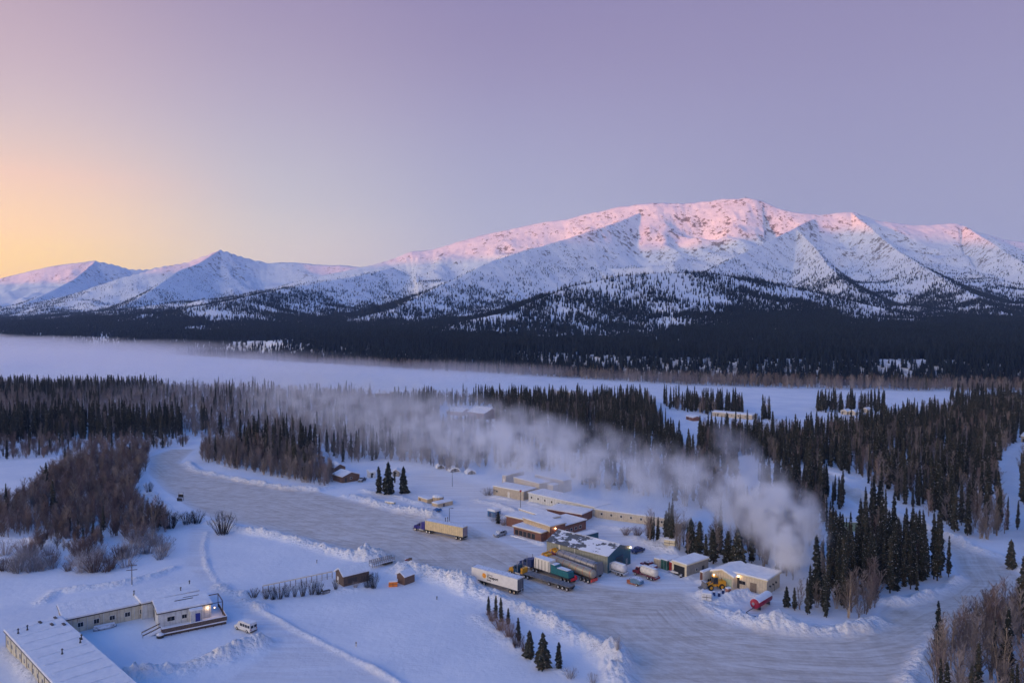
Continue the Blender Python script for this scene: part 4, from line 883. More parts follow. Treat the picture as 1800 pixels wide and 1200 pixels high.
# barn, small shed, orange box, ramp and fence in the snowfield
b1 = bld('wooden_barn', 'brown wooden barn with snowy gable roof in the middle of the snowfield', cat='barn')
q = Blk(b1, (604, 1015), (646, 1005), 4.6, 2.9, L=7.4); q.F = frame(G(604, 1031), q.rz); b1.matrix_basis = q.F; q.M = Matrix.Identity(4)
q.wall(WOOD, 1.35, 'x').roof(th=.32, ov=.45, rise=1.35).door('l', 3.3, .9, 1.9, WHITE)
m = MB(); m.box(1.2, 3.8, -.05, 0, .6, 1.9); q.part(m, 'shutter', plain('dark_board', (.06, .05, .05))); finish(b1)
b2 = bld('wooden_shed', 'small dark shed with snowy roof beside the orange box', cat='shed')
q = Blk(b2, (711, 1013), (728, 1007), 3.0, 2.3, L=3.6); q.wall(S_LOG, .8, 'x').roof(th=.35, ov=.4, rise=.8); finish(b2)
def small_box(name, label, cat, uv, L, Wd, h, rz, mat, snow=True, z=0.0, frost=None):
    g = G(*uv); t = thing(name, label, cat, (g.x, g.y, gz(g.x, g.y) + z), rz)
    m = MB(); m.box(-L / 2, L / 2, -Wd / 2, Wd / 2, 0, h); m.build('box_body', mat, t, bevel=.04)
    m = MB(); m.box(-L / 2 - .03, L / 2 + .03, -Wd / 2 - .03, -Wd / 2 + .03, h * .45, h * .55); m.box(-.05, .05, -Wd / 2 - .035, -Wd / 2, .1, h * .9); m.build('rib', DARK, t)
    if snow: m = MB(); m.box(-L / 2 - .08, L / 2 + .08, -Wd / 2 - .08, Wd / 2 + .08, h + .004, h + .3); m.build('snow_cap', RSNOW, t, bevel=.1)
    return t
small_box('storage_box', 'bright orange box with snow cap next to the small shed', 'box', (691, 1029), 2.3, 1.6, 1.25, R(8), ORANGE)
# ramp with railings
g0, g1 = G(655, 1000), G(694, 990); rt = thing('wooden_ramp', 'grey wooden footbridge with slatted railings crossing the snow bank', 'footbridge', (g0.x, g0.y, 0), heading(g0, g1)); L = (g1 - g0).length
m = MB(); m.box(0, L, 0, 1.8, .9, 1.1); m.build('deck_floor', RSNOW, rt)
for y in (0, 1.8):
    m = MB(); m.box(0, L, y - .04, y + .04, 2.0, 2.1)
    for k in range(12): m.box(k * L / 11 - .05, k * L / 11 + .05, y - .05, y + .05, .4, 2.0)
    for k in range(2): m.box(0, L, y - .02, y + .02, 1.3 + .35 * k, 1.42 + .35 * k)
    m.build('railing', WOOD2, rt)
m = MB(); m.box(L * .5, L * .9, .1, 1.7, .3, .9); m.build('beam', DARK, rt)
g0, g1 = G(462, 1042), G(584, 1016); t = thing('long_fence', 'long low pale railing topped with snow ending at the brown barn', 'fence', (g0.x, g0.y, 0), heading(g0, g1)); L = (g1 - g0).length
m = MB(); m.box(0, L, -.12, .12, 1.75, 2.0); m.build('rail', plain('warm_glow_rail', (.78, .66, .48)), t)  # warm light reflected by the rail is put into its colour
m = MB(); m.box(-.05, L + .05, -.14, .14, 2.004, 2.2); m.build('snow_cap', RSNOW, t)
m = MB()
for k in range(14): m.box(k * L / 13 - .07, k * L / 13 + .07, -.07, .07, -.2, 1.74)
m.build('post', WOOD2, t)
m = MB()
for k in range(1, 60): m.box(k * L / 60 - .015, k * L / 60 + .015, -.02, .02, .1, 1.44)
m.box(0, L, -.03, .03, .7, .76); m.build('mesh_panel', STEEL, t)
g = G(573, 1042); t = thing('wooden_sled', 'dark wooden sled standing by the barn among the shrubs', 'sled', (g.x, g.y, gz(g.x, g.y)), R(40))
m = MB(); m.box(-1.1, 1.1, -.4, .4, .55, .7); m.box(-1.1, -1.0, -.4, .4, .7, 1.3); m.build('seat', plain('dark_board', (.06, .05, .05)), t)
m = MB()
for y in (-.38, .38): m.box(-1.2, 1.3, y - .04, y + .04, 0, .1); m.box(-.8, -.7, y - .04, y + .04, .1, .55); m.box(.7, .8, y - .04, y + .04, .1, .55)
m.build('runner', DARK, t)

# teal workshop
shop = bld('workshop', 'teal metal workshop with patchy snow on its grey roof behind the tankers', cat='workshop')
s = Blk(shop, (961, 950), (1068, 977), 8.6, 5.0)
s.W = 1.3 * (G(1113, 968, 5.0) - G(1068, 977, 5.0)).length
s.wall(S_SAGE, 1.9, 'x')
m = MB(); m.prism([(0, -.5), (s.W, -.5), (s.W, 5.0), (s.W / 2, 6.9), (0, 5.0)], s.L + .003, s.L + .06, 'x'); s.part(m, 'end_wall', S_TEAL)
def patchy():
    q = NB('patchy_roof'); co = q.coord(); sp = q.n('ShaderNodeSeparateXYZ'); q.l(co, sp.inputs[0])
    mp = q.n('ShaderNodeMapping'); mp.inputs['Scale'].default_value = (.55, .8, .8); q.l(co, mp.inputs[0])
    n = q.noise(mp.outputs[0], .42, 5, .62); f = q.mapr(q.math('ADD', n, q.math('MULTIPLY', sp.outputs['X'], .004)), .495, .52)
    w = q.math('FRACT', q.math('MULTIPLY', sp.outputs['X'], 1.6)); g = q.mapr(w, .0, .12, .75, 1)
    base = q.mix(1.0, (.12, .125, .13), g, 'MULTIPLY')
    q.base(q.mix(f, base, (.82, .84, .88))); q.bump(f, .9, .12); q.b.inputs['Roughness'].default_value = .6; return q.m
s.roof(patchy(), th=.12, ov=.3, rise=1.9)
m = MB()
for z in (0, 1):
    pass
m.box(-.3, s.L + .3, s.W / 2 - .15, s.W / 2 + .15, 7.04, 7.16); s.part(m, 'ridge_cap', RSNOW)
s.door('r', s.W * .5, 3.3, 3.5, S_GREY, 'garage_door').door('r', s.W * .82, .9, 2.1, WHITE).window('r', s.W * .14, .9, .9, 1.0, gm=plain('pale_pane', (.4, .45, .5), .3))
m = MB(); m.box(s.L + .06, s.L + .1, s.W * .5 - 1.9, s.W * .5 - 1.68, 0, 3.6); m.box(s.L + .06, s.L + .1, s.W * .5 + 1.68, s.W * .5 + 1.9, 0, 3.6); m.box(s.L + .06, s.L + .1, s.W * .5 - 1.68, s.W * .5 + 1.68, 3.5, 3.7); s.part(m, 'door_trim', NAVY)
m = MB(); m.box(4.4, 4.9, -.1, -.01, 0, 4.9); m.box(10, 10.15, -.06, 0, 0, 4.9); s.part(m, 'downpipe', WHITE)
lamp_light(shop, s.F @ Vector((s.L + .35, s.W - .5, 4.9)), 120, .24); finish(shop)

# inn
inn = bld('roadside_inn', 'long low brown inn with snowy flat roofs and glazed front porch', cat='inn')
i1 = Blk(inn, (903, 925), (951, 937), 5.2, 2.9); i1.wall(S_BROWN).roof(fascia=TAN, th=.3, ov=.5)
for k in range(5): i1.window('f', 1.3 + k * 1.75, .5, 1.5, 1.7, fm=WOOD2)
m = MB(); m.box(-.3, i1.L + .3, -1.2, -.05, 0, .35); i1.part(m, 'porch_step', RSNOW)
i2 = Blk(inn, (920, 911), (967, 926), 6.6, 4.6); i2.wall(S_BROWN).roof(fascia=TAN, th=.28, ov=.3)
m = MB(); m.box(.1, i2.L - .1, -.08, -.02, 3.0, 4.5); i2.part(m, 'clerestory_panel', TAN)
i3 = Blk(inn, (890, 907), (926, 915), 8.5, 3.1); i3.wall(S_BROWN).roof(fascia=TAN, th=.3, ov=.4)
i4 = Blk(inn, (912, 894), (966, 911), 5.0, 3.9); i4.wall(S_BEIGE).roof(th=.3, ov=.2)
i5 = Blk(inn, (992, 925), (1030, 914), 9.0, 3.0); i5.wall(S_BROWN).roof(fascia=WOOD, th=.3, ov=.4)
for k in range(4): i5.window('f', 1.2 + k * 2.2, .9, 1.2, 1.0)
i6 = Blk(inn, (962, 895), (1022, 905), 8.0, 2.7); i6.wall(S_BROWN).roof(fascia=MAROON, th=.3, ov=.4)
lamp_light(inn, i2.F @ Vector((i2.L + .35, 2.0, 3.9)), 70, .2); finish(inn)
mo = bld('motel_building', 'long white flat roofed lodging block with square windows behind the inn')
q = Blk(mo, (929, 866), (1046, 892), 8.5, 3.1); q.wall(S_WHITE).roof(th=.32, ov=.35)
for k in range(8): q.window('f', 1.6 + k * 3.4, 1.2, .9, .9)
finish(mo)
tb = bld('tan_building', 'tan flat roofed building with white door left of the white lodging block')
q = Blk(tb, (867, 854), (920, 864), 8.0, 3.4); q.wall(S_TAN).roof(th=.3, ov=.3).door('f', q.L * .52, 1.1, 2.2, WHITE).window('f', 2, 1.2, 1, .9); finish(tb)
for lab, A_, B_, d, h, mt in (('beige box shaped unit with one tall lit end, leftmost behind the tan building', (883, 835), (889, 836), 13, 3.8, S_TAN), ('pinkish flat topped unit right behind the tan building', (903, 839), (948, 850), 6, 5.0, S_BEIGE), ('rearmost beige unit half lost in steam behind the tan building', (940, 834), (990, 845), 5, 4.6, S_TAN), ('small square pale block at the right end of the beige units', (962, 851), (972, 853), 3.5, 4.4, S_BEIGE)):
    k = bld('storage_unit', lab, 'flat topped units behind the tan building', 'storage unit'); q = Blk(k, A_, B_, d, h)
    q.wall(mt).roof(th=.25, ov=.15).door('f', q.L * .5, min(2.0, q.L * .5), 2.4, WHITE); finish(k)
k = bld('annex_building', 'very long pale yellow annex in the steam right of the inn'); q = Blk(k, (1046, 895), (1205, 916), 7.5, 2.8); q.wall(S_BEIGE).roof(th=.35, ov=.35)
for j in range(9): q.window('f', 2.5 + j * 3.6, 1.1, .9, .9)
finish(k)
k = bld('grey_hut', 'small grey hut among trees behind the teal shop', cat='hut'); q = Blk(k, (1170, 916), (1194, 920), 5, 2.6); q.wall(S_GREY).roof(th=.35, ov=.3).door('f', 2, .9, 1.9, DARK); finish(k)
k = bld('blue_container_hut', 'dark blue container with snowy top squeezed between inn and teal shop', cat='container'); q = Blk(k, (1021, 943), (1052, 935), 3.0, 2.5); q.wall(S_TEAL).roof(th=.3, ov=.15).door('l', 1.5, 1.2, 2.2, TAN); finish(k)

# garages on the right of the lot
k = bld('open_garage', 'grey garage with snowy roof and dark open front', cat='garage'); q = Blk(k, (1182, 986), (1207, 994), 9.4, 3.5)
q.W = (G(1237, 979, 3.5) - G(1207, 994, 3.5)).length; q.wall(S_GREY).roof(th=.35, ov=.25, fascia=CREAM).door('f', q.L * .5, q.L * .76, 2.9, plain('opening_shade', (.012, .013, .016)), 'opening_shade_panel')  # flat near-black panel paints the shade inside the open front
m = MB(); m.box(-.05, q.L * .12, -.1, -.01, 0, 3.5); m.box(q.L * .88, q.L + .05, -.1, -.01, 0, 3.5); m.box(q.L * .12, q.L * .88, -.1, -.01, 2.95, 3.5); q.part(m, 'door_surround', CREAM)
q.door('r', q.W * .75, 1.0, 2.1, DARK).window('r', q.W * .45, 1.2, .8, .8); finish(k)
for lab, A_, B_, mt, hh in (('tan shipping container with snow, leftmost of the three beside the open garage', (1149, 981), (1161, 984), S_TAN, 2.5), ('dark green teal container between the tan and the red one', (1161, 982), (1173, 986), plain('green_container_paint', (.03, .12, .10), var=.5, scale=.8), 2.7), ('red container wedged against the open garage', (1174, 986), (1182, 989), plain('red_container_paint', (.45, .03, .025), var=.4, scale=1), 2.4)):
    k = bld('shipping_container', lab, 'containers beside the open garage', 'container'); q = Blk(k, A_, B_, 5.5, hh); q.wall(mt).roof(th=.3, ov=.06)
    m = MB(); m.box(q.L * .5 - .03, q.L * .5 + .03, -.06, 0, .1, hh - .1); m.box(.15, .22, -.08, 0, .2, hh - .2); m.box(q.L - .22, q.L - .15, -.08, 0, .2, hh - .2); q.part(m, 'door_bar', STEEL); finish(k)
gr = bld('maintenance_garage', 'beige double garage with thick snowy roofs behind the yellow loader', cat='garage')
q = Blk(gr, (1251, 1004), (1289, 1015), 9.0, 3.2); q.wall(S_BEIGE, 1.1, 'y').roof(th=.4, ov=.4, rise=1.1, axis='y', fascia=CREAM).door('f', q.L * .72, 2.6, 2.5, plain('pale_green_door', (.42, .50, .36)), 'garage_door')
p = Blk(gr, (1290, 1007), (1348, 1021), 8.4, 3.7); p.W = (G(1378, 1008, 3.7) - G(1348, 1021, 3.7)).length; p.wall(S_BEIGE).roof(th=.42, ov=.4, fascia=CREAM)
p.door('f', p.L * .60, 1.7, 2.4, plain('brown_door', (.20, .16, .13))).door('f', p.L * .10, 1.4, 2.9, DARK, 'recess_shade_panel').window('f', p.L * .26, 1.3, 1.9, 1.0, fm=STEEL)  # the dark panel paints the shade of a recess onto the flat wall
for j in range(3):
    m = MB(); yy = 1.7 + j * 1.9; m.tube((p.L, yy, 2.0), (p.L + .35, yy, 2.0), .24, .24, 10); p.part(m, 'exhaust_fan', DARK)
lamp_light(gr, p.F @ Vector((p.L * .17, -.45, 3.4)), 60, .2); finish(gr)
hut = bld('wheeled_hut', 'small white hut trailer with brown door left of the beige garage', cat='trailer'); q = Blk(hut, (1230, 1004), (1236, 1006), 4.4, 2.9, base=.7); q.wall(S_WHITE).roof(th=.25, ov=.08)
q.door('f', q.L * .5, .8, 2.1, plain('red_brown_door', (.10, .03, .02)), z=.7)
m = MB(); m.box(.2, q.L - .2, .3, 4.1, .35, .55); m.tube((.1, 1.4, .4), (.0, 1.4, .4), .38, n=12); m.tube((q.L - .1, 2.2, .4), (q.L + .1, 2.2, .4), .38, n=12); m.tube((q.L - .1, 3.1, .4), (q.L + .1, 3.1, .4), .38, n=12); q.part(m, 'wheel_frame', BLACK); finish(hut)

# village houses, far lodges
def house(label, A_, B_, d, h, rise, ax, mt, win=1, cat='house', name='cabin'):
    k = bld(name, label, cat=cat); q = Blk(k, A_, B_, d, h); q.wall(mt, rise, ax)
    q.roof(th=.4, ov=.4, rise=rise, axis=ax or 'x')
    for j in range(win): q.window('f', q.L * (j + 1) / (win + 1), 1.1, 1.0, .9)
    q.door('f', q.L * .12 + .6, .9, 2.0, DARK); finish(k); return q
house('upper log cabin among the birches left of the yard', (588, 822), (607, 820), 7, 2.8, 1.4, 'y', S_LOG)
house('lower log cabin with broad snowy roof and parked truck in front', (602, 838), (632, 833), 8, 2.6, 1.4, 'y', S_LOG)
house('tiny pale hut hidden behind frosted trees in the yard', (650, 830), (660, 829), 4, 2.4, .5, 'x', S_WHITE, 1, 'hut', 'small_hut')
house('small bluish hut between the two big village spruces', (690, 829), (702, 829), 4, 2.0, 1.0, 'y', S_GREY, 1, 'hut', 'small_hut')
q_ = house('big lone brown lodge with wide snow roof in the far forest', (822, 723), (851, 727), 16, 4.2, 3.0, 'x', S_BROWN, 3, 'lodge', 'lodge')
house('lower snowy wing left of the big lone lodge', (785, 722), (812, 724), 12, 2.6, 1.6, 'x', S_BROWN, 1, 'lodge', 'lodge')
house('distant white roofed shed in the misty forest', (660, 691), (685, 692), 10, 3.6, 1.5, 'x', S_BROWN, 1, 'shed', 'far_shed')
house('distant small house with a lit lamp in the misty forest', (722, 697), (738, 699), 9, 4, 1.5, 'x', S_TAN, 1, 'house', 'far_house')
house('distant small white hut left of the lamp lit house', (694, 695), (702, 696), 7, 3.4, 1.4, 'x', S_WHITE, 1, 'house', 'far_house')
house('long low tan building at the river behind the treetops', (1252, 724), (1322, 730), 10, 2.8, .6, 'x', S_TAN, 5, 'building', 'far_building')
house('tan river building behind the top of the central forest', (978, 688), (1002, 689), 12, 6.5, 1.0, 'x', S_TAN, 2, 'building', 'far_building')
house('brown roofed shed at the head of the forest cut', (1206, 731), (1218, 734), 6, 2.4, .8, 'x', S_BROWN, 1, 'shed', 'far_shed')
house('cabin at the right picture edge above the curved track', (1795, 766), (1812, 768), 8, 3.4, 1.6, 'x', S_TAN, 1, 'house', 'cabin')
for u_, v_, lab in ((1478, 722, 'leftmost snowy cabin roof beside the long river island'), (1492, 723, 'middle snowy cabin roof beside the long river island'), (1515, 719, 'rightmost snowy cabin roof beside the long river island')):
    house(lab, (u_, v_), (u_ + 11, v_ + 1), 7, 2.4, 1.2, 'y', S_TAN, 1, 'cabin', 'river_cabin')
# sheds in the wood inside the bend
for lab, A_, B_ in (('left green box shed with snowy roof in the wood inside the bend', (1460, 903), (1470, 910)), ('right green box shed with snowy roof in the wood inside the bend', (1473, 911), (1482, 918))):
    k = bld('green_shed', lab, 'green sheds in the wood', 'shed'); q = Blk(k, A_, B_, 5.2, 2.9, L=4.4); q.wall(S_GREEN).roof(th=.25, ov=.15).door('f', 2.2, 1.4, 2.2, DARK); finish(k)
small_box('snowed_tank', 'snow topped dark tank in front of the green sheds', 'tank', (1492, 931), 5.0, 2.2, 1.1, R(-8), plain('dark_green_metal', (.05, .09, .08)))
small_box('mossy_crate', 'little green crate beside the steam column', 'crate', (1450, 1010), 1.8, 1.4, 1.2, R(-20), S_GREEN)

# ------------------------------------------------------------------ vehicles (x forward)
def wheel(root, x, y, r=.5, w=.3, rim=None, tyre=None):
    sg = 1 if y > 0 else -1
    m = MB(); m.lathe([(r * .55, -w / 2), (r * .94, -w / 2), (r, -w * .3), (r, w * .3), (r * .94, w / 2), (r * .55, w / 2)], 16, (x, y, r), 'y'); o = m.build('wheel', tyre or BLACK, root)
    m = MB(); m.lathe([(r * .3, 0), (r * .58, sg * .02), (r * .3, sg * .05)], 12, (x, y + sg * w / 2, r), 'y'); m.build('rim', rim or RIM, o)
def tractor(root, x, mat, hood_mat=None, sleeper=True, stacks=STEEL, rimm=None, visor=False, frost=False, s=1.0):
    """front bumper at x, the cab grows backwards; returns the x of the fifth wheel"""
    hm = hood_mat or mat
    m = MB(); m.box(x - 7.2, x - .3, -.45, .45, .6, .9); m.build('chassis', DARK, root)
    m = MB(); m.prism([(x - .15, .75), (x - .1, 1.55), (x - .5, 1.75), (x - 1.9, 1.95), (x - 1.9, .75)], -.78, .78, 'y'); h = m.build('hood', hm, root, bevel=.06)
    m = MB(); m.box(x - .12, x - .04, -.5, .5, .85, 1.5); m.build('grille', STEEL, h)
    for y in (-1, 1):
        m = MB(); m.prism([(x - .2, .75), (x - .35, 1.15), (x - 1.25, 1.2), (x - 1.7, .8)], y * .78 - (.4 if y < 0 else 0), y * .78 + (.4 if y > 0 else 0), 'y'); m.build('fender', hm, root, bevel=.04)
        m = MB(); m.tube((x - .18, y * .95, 1.1), (x - .10, y * .95, 1.1), .13, .13, 10); m.build('headlight', WHITE, root)
    m = MB(); m.prism([(x - 1.9, .8), (x - 1.92, 1.95), (x - 2.25, 2.75), (x - 3.4, 2.85), (x - 3.4, .8)], -1.0, 1.0, 'y'); c = m.build('cab', mat, root, bevel=.05)
    m = MB(); m.prism([(x - 1.9, 2.02), (x - 2.18, 2.65), (x - 2.24, 2.6), (x - 1.98, 2.0)], -.88, .88, 'y'); m.build('windshield', GLASS, c)
    for y in (-1.012, 1.012): m = MB(); m.box(x - 3.15, x - 2.35, y - .012, y + .012, 1.95, 2.55); m.build('side_window', GLASS, c)
    back = x - 3.4
    if sleeper:
        m = MB(); m.box(x - 5.2, x - 3.4, -1.15, 1.15, .9, 3.1); m.build('sleeper', mat, root, bevel=.08); back = x - 5.2
    for y in (-1, 1):
        m = MB(); m.tube((x - 3.5, y * 1.12, 1.0), (x - 3.5, y * 1.12, 3.95), .09, .09, 8); m.build('exhaust_stack', stacks, root)
        m = MB(); m.tube((x - 4.6, y * .95, .7), (x - 2.7, y * .95, .7), .32, .32, 12); m.build('fuel_tank', STEEL, root, smooth=False)
        m = MB(); m.box(x - 2.15, x - 2.05, y * 1.28 - .1, y * 1.28 + .1, 1.9, 2.45); m.build('mirror', DARK, root)
    m = MB(); m.box(x - .05, x + .1, -1.15, 1.15, .45, .8); m.build('bumper', STEEL, root)
    for wx, in ((x - 1.0,),): wheel(root, wx, -1.05, rim=rimm); wheel(root, wx, 1.05, rim=rimm)
    for wx in (x - 6.0, x - 7.25):
        for y in (-1.0, 1.0): wheel(root, wx, y, w=.5, rim=rimm)
    return x - 6.6
def axles(root, xs, w=.5, rimm=None):
    for x in xs:
        for y in (-1.02, 1.02): wheel(root, x, y, w=w, rim=rimm)
def box_trailer(root, x0, x1, mat, doormat, roofmat, top=4.1, bot=1.15):
    m = MB(); m.box(x1, x0, -1.3, 1.3, bot, top); b = m.build('cargo_box', mat, root, bevel=.03)
    m = MB(); m.box(x1 + .05, x0 - .05, -1.27, 1.27, top + .004, top + .09); m.build('roof', roofmat, root)
    for y in (-1, 1):
        m = MB(); m.box(x1 - .05, x1, .04 * y if y > 0 else -1.22, 1.22 if y > 0 else -.04, bot + .12, top - .15); d = m.build('rear_door', doormat, root)
        m = MB(); m.box(x1 - .09, x1 - .05, y * .35 - .03, y * .35 + .03, bot + .2, top - .25); m.build('lock_bar', STEEL, d)
        m = MB(); m.box(x0 - 2.9, x0 - 2.75, y * .8 - .07, y * .8 + .07, .15, bot); m.build('landing_leg', DARK, root)
        m = MB(); m.box(x1 - .02, x1 + .04, y * 1.0 - .25, y * 1.0 + .25, .35, bot - .05); m.build('mud_flap', BLACK, root)
    m = MB(); m.box(x1 + .1, x0 - .5, -.5, .5, bot - .35, bot - .01); m.box(x1, x0, -1.32, -1.24, bot - .12, bot + .06); m.box(x1, x0, 1.24, 1.32, bot - .12, bot + .06); m.build('chassis', DARK, root)
    m = MB(); m.box(x1 - .08, x1 + .02, -1.2, 1.2, .5, .62); m.build('rear_bumper', STEEL, root)
    return b
def vehicle(name, label, cat, front, rear, Lm=None, group=None):
    c, rz, L = face_pts(front, rear); print(name, 'ground length %.1f' % L, 'used', Lm)
    return thing(name, label, cat, c, rz, group)
ROOFG = plain('trailer_roof', (.46, .50, .56), frost=.3)
# lone white trailer with orange sun sign
t = vehicle('box_trailer', 'parked white box trailer without cab, orange sun logo and dark lettering', 'trailer', (840, 1022), (909, 1042))
WT = plain('white_trailer_panel', (.80, .775, .72), .45, var=.06, scale=.6); box_trailer(t, 7.7, -7.7, WT, plain('dark_door', (.10, .11, .13), frost=.1), ROOFG)
axles(t, (-6.6, -5.3), rimm=TAN); axles(t, (4.6, 3.4), rimm=TAN)
m = MB(); m.tube((7.6, -.9, 1.2), (7.6, -.9, 4.1), .1, .1, 8); m.box(7.7, 8.1, -.7, .7, 3.2, 4.05); m.build('cooling_unit', DARK, t)
side_y = 1.30  # the side that faces the camera
cz, crz = t.location, t.rotation_euler.z
vis_side = 1 if (Matrix.Rotation(crz, 2) @ Vector((0, 1))).y < 0 else -1
S_ = vis_side
m = MB(); m.tube((3.3 , S_ * 1.30, 2.75), (3.3, S_ * 1.325, 2.75), .62, .62, 20); lg = m.build('sun_logo', plain('sun_orange', (.85, .33, .02)), t)
m = MB()
for k in range(12):
    a0 = 6.283 * k / 12; m.prism([(3.3 + .66 * math.cos(a0 - .12), 2.75 + .66 * math.sin(a0 - .12)), (3.3 + .9 * math.cos(a0), 2.75 + .9 * math.sin(a0)), (3.3 + .66 * math.cos(a0 + .12), 2.75 + .66 * math.sin(a0 + .12))], S_ * 1.302, S_ * 1.32, 'y')
m.build('sun_ray', plain('sun_yellow', (.85, .55, .08)), lg)
def text(root, s, x, z, size, mat, y, flip):
    cu = bpy.data.curves.new('lettering', 'FONT'); cu.body = s; cu.size = size; cu.extrude = .006; cu.offset = size * .045; cu.align_x = 'LEFT'
    q = bpy.data.objects.new('lettering', cu); me = bpy.data.meshes.new_from_object(q); me.materials.clear(); me.materials.append(mat); bpy.data.objects.remove(q)
    o = bpy.data.objects.new('lettering', me); COL.objects.link(o); o.parent = root; o.location = (x, y, z); o.rotation_euler = (R(90), 0, R(180) if flip else 0); return o
TXT = plain('lettering_black', (.03, .03, .035))
fl = S_ > 0
xs = 2.35 if fl else 4.2
text(t, 'Tallgrass', xs if fl else 4.3, 3.1, .55, plain('lettering_grey', (.35, .35, .36)), S_ * 1.325, fl)
text(t, 'Transport', xs, 2.35, .92, TXT, S_ * 1.325, fl); text(t, 'Group', xs, 1.75, .5, TXT, S_ * 1.325, fl)

# blue tractor with cream trailer
t = vehicle('semi_truck', 'deep blue semi truck with cream ribbed box trailer alone on the lot', 'truck', (730, 930), (816, 948))
f = tractor(t, 10.3, PURP, rimm=WHITE); CT = siding('cream_trailer_panel', (.72, .58, .34), .8)
box_trailer(t, 4.9, -10.6, CT, plain('purplish_door', (.30, .24, .26)), ROOFG); axles(t, (-9.7, -8.0))
# flatbed with yellow cab
t = vehicle('flatbed_truck', 'yellow cab semi truck with long empty grey flatbed, nearest of the parked row', 'truck', (897, 1005), (1006, 1038))
f = tractor(t, 10.6, plain('dark_teal_cab', (.02, .07, .13), .4), YEL, sleeper=False)
m = MB(); m.box(-10.6, 4.8, -1.3, 1.3, 1.1, 1.3); m.build('flatbed_deck', plain('grey_deck', (.17, .17, .175), var=.3), t)
m = MB(); m.box(-10.4, 4.2, -.55, -.35, .75, 1.1); m.box(-10.4, 4.2, .35, .55, .75, 1.1); m.box(-10.65, -10.5, -1.2, 1.2, .7, 1.1); m.build('chassis', DARK, t); axles(t, (-9.8, -8.4, -7.0)); axles(t, (-3.9,), .3)
m = MB(); m.box(5.3, 6.0, -1.1, 1.1, .9, 2.4); m.build('headache_rack', YEL, t)
# navy cab with white and teal load
t = vehicle('cargo_truck', 'dark cab truck hauling a white wrapped crate and a teal machine on its deck', 'truck', (914, 993), (1012, 1026))
f = tractor(t, 10.0, NAVY, sleeper=True)
m = MB(); m.box(-9.8, 4.4, -1.3, 1.3, 1.1, 1.3); m.box(-9.6, 4, -.4, .4, .7, 1.1); m.build('flatbed_deck', DARK, t)
m = MB(); m.box(-2.2, 3.6, -1.28, 1.28, 1.304, 4.2); cr_ = m.build('white_crate', WT, t, bevel=.08)
m = MB()
for k in range(5): m.box(-1.8 + k * 1.2, -1.68 + k * 1.2, -1.33, 1.33, 1.35, 4.0)
m.build('strap', DARK, cr_); m = MB(); m.box(-2.1, 3.5, -1.2, 1.2, 4.204, 4.35); m.build('snow_cap', RSNOW, cr_)
m = MB(); m.prism([(-2.5, 1.304), (-2.5, 3.6), (-4.0, 3.6), (-4.2, 3.0), (-8.8, 2.8), (-8.9, 1.304)], -1.15, 1.15, 'y'); te = m.build('teal_machine', TEAL, t, bevel=.05)
m = MB(); m.box(-8.2, -4.6, -.8, .9, 3.0, 3.16); m.box(-3.9, -2.7, -1, 1, 3.604, 3.75); m.build('snow_cap', RSNOW, te)
m = MB(); m.box(-9.9, -9.75, -1.25, 1.25, .8, 1.5); m.box(-9.75, -9.0, -1.25, -1.1, 1.31, 1.7); m.build('tail_board', plain('bright_red', (.7, .02, .04)), t); axles(t, (-8.9, -7.6, -6.3))
# two long tankers between the load truck and the shop
def tank_trailer(t, x0, x1, mat, endm, r=1.15, zc=2.45, rimm=None):
    m = MB(); m.lathe([(r * .3, x1 - .3), (r * .85, x1 - .12), (r, x1 + .1), (r, x0 - .1), (r * .85, x0 + .12), (r * .3, x0 + .3)], 24, (0, 0, zc), 'x'); b = m.build('tank', mat, t, smooth=True)
    m = MB()
    for k in range(7): m.lathe([(r + .02, -.05), (r + .05, 0), (r + .02, .05)], 24, (x1 + .5 + k * (x0 - x1 - 1) / 6, 0, zc), 'x')
    m.build('band', endm, b); m = MB(); m.box(x1 + 1, x0 - 1, -.25, .25, zc + r - .03, zc + r + .1); m.build('catwalk', STEEL, b)
    m = MB(); m.box(x1, x0, -.5, .5, .8, zc - r + .15); m.build('chassis', DARK, t); m = MB(); m.box(x1 - .4, x1 - .1, -1.2, 1.2, .6, 1.3); m.build('rear_bumper', endm, t)
def fair(t, x):
    m = MB(); m.prism([(x - 2.3, 2.87), (x - 2.9, 3.75), (x - 3.6, 3.85), (x - 3.6, 2.87)], -.9, .9, 'y'); m.build('roof_fairing', YEL, t, bevel=.05)
    m = MB(); m.box(x - 5.0, x - 4.0, -1.0, 1.0, 3.104, 3.6); m.build('tool_rack', YEL, t); m = MB(); m.box(x - 1.2, x - 1.05, -.9, .9, 2.0, 2.5); m.build('visor', ORANGE, t)
OLIVE = plain('olive_tank_paint', (.36, .33, .25), .4, .2)
t = vehicle('tanker_truck', 'yellow fronted tanker truck with cream tank and red tail beside the white crate load', 'truck', (942, 987), (1049, 1027)); tractor(t, 11.2, MAROON, YEL)
fair(t, 11.2); tank_trailer(t, 5.5, -10.8, OLIVE, plain('reddish_trim', (.55, .06, .05))); axles(t, (-10.0, -8.6, -7.2))
t = vehicle('tanker_truck', 'yellow fronted tanker truck with grey tank and tall tail, closest to the workshop', 'truck', (958, 981), (1058, 1018)); tractor(t, 10.9, MAROON, YEL)
fair(t, 10.9); tank_trailer(t, 5.3, -9.6, plain('grey_tank_paint', (.30, .30, .32), .35, .4), DARK, 1.3, 2.75)
m = MB(); m.box(-10.6, -9.9, -1.3, 1.3, .9, 4.1); m.build('tail_cabinet', GREY, t); axles(t, (-9.6, -8.3, -7.0))
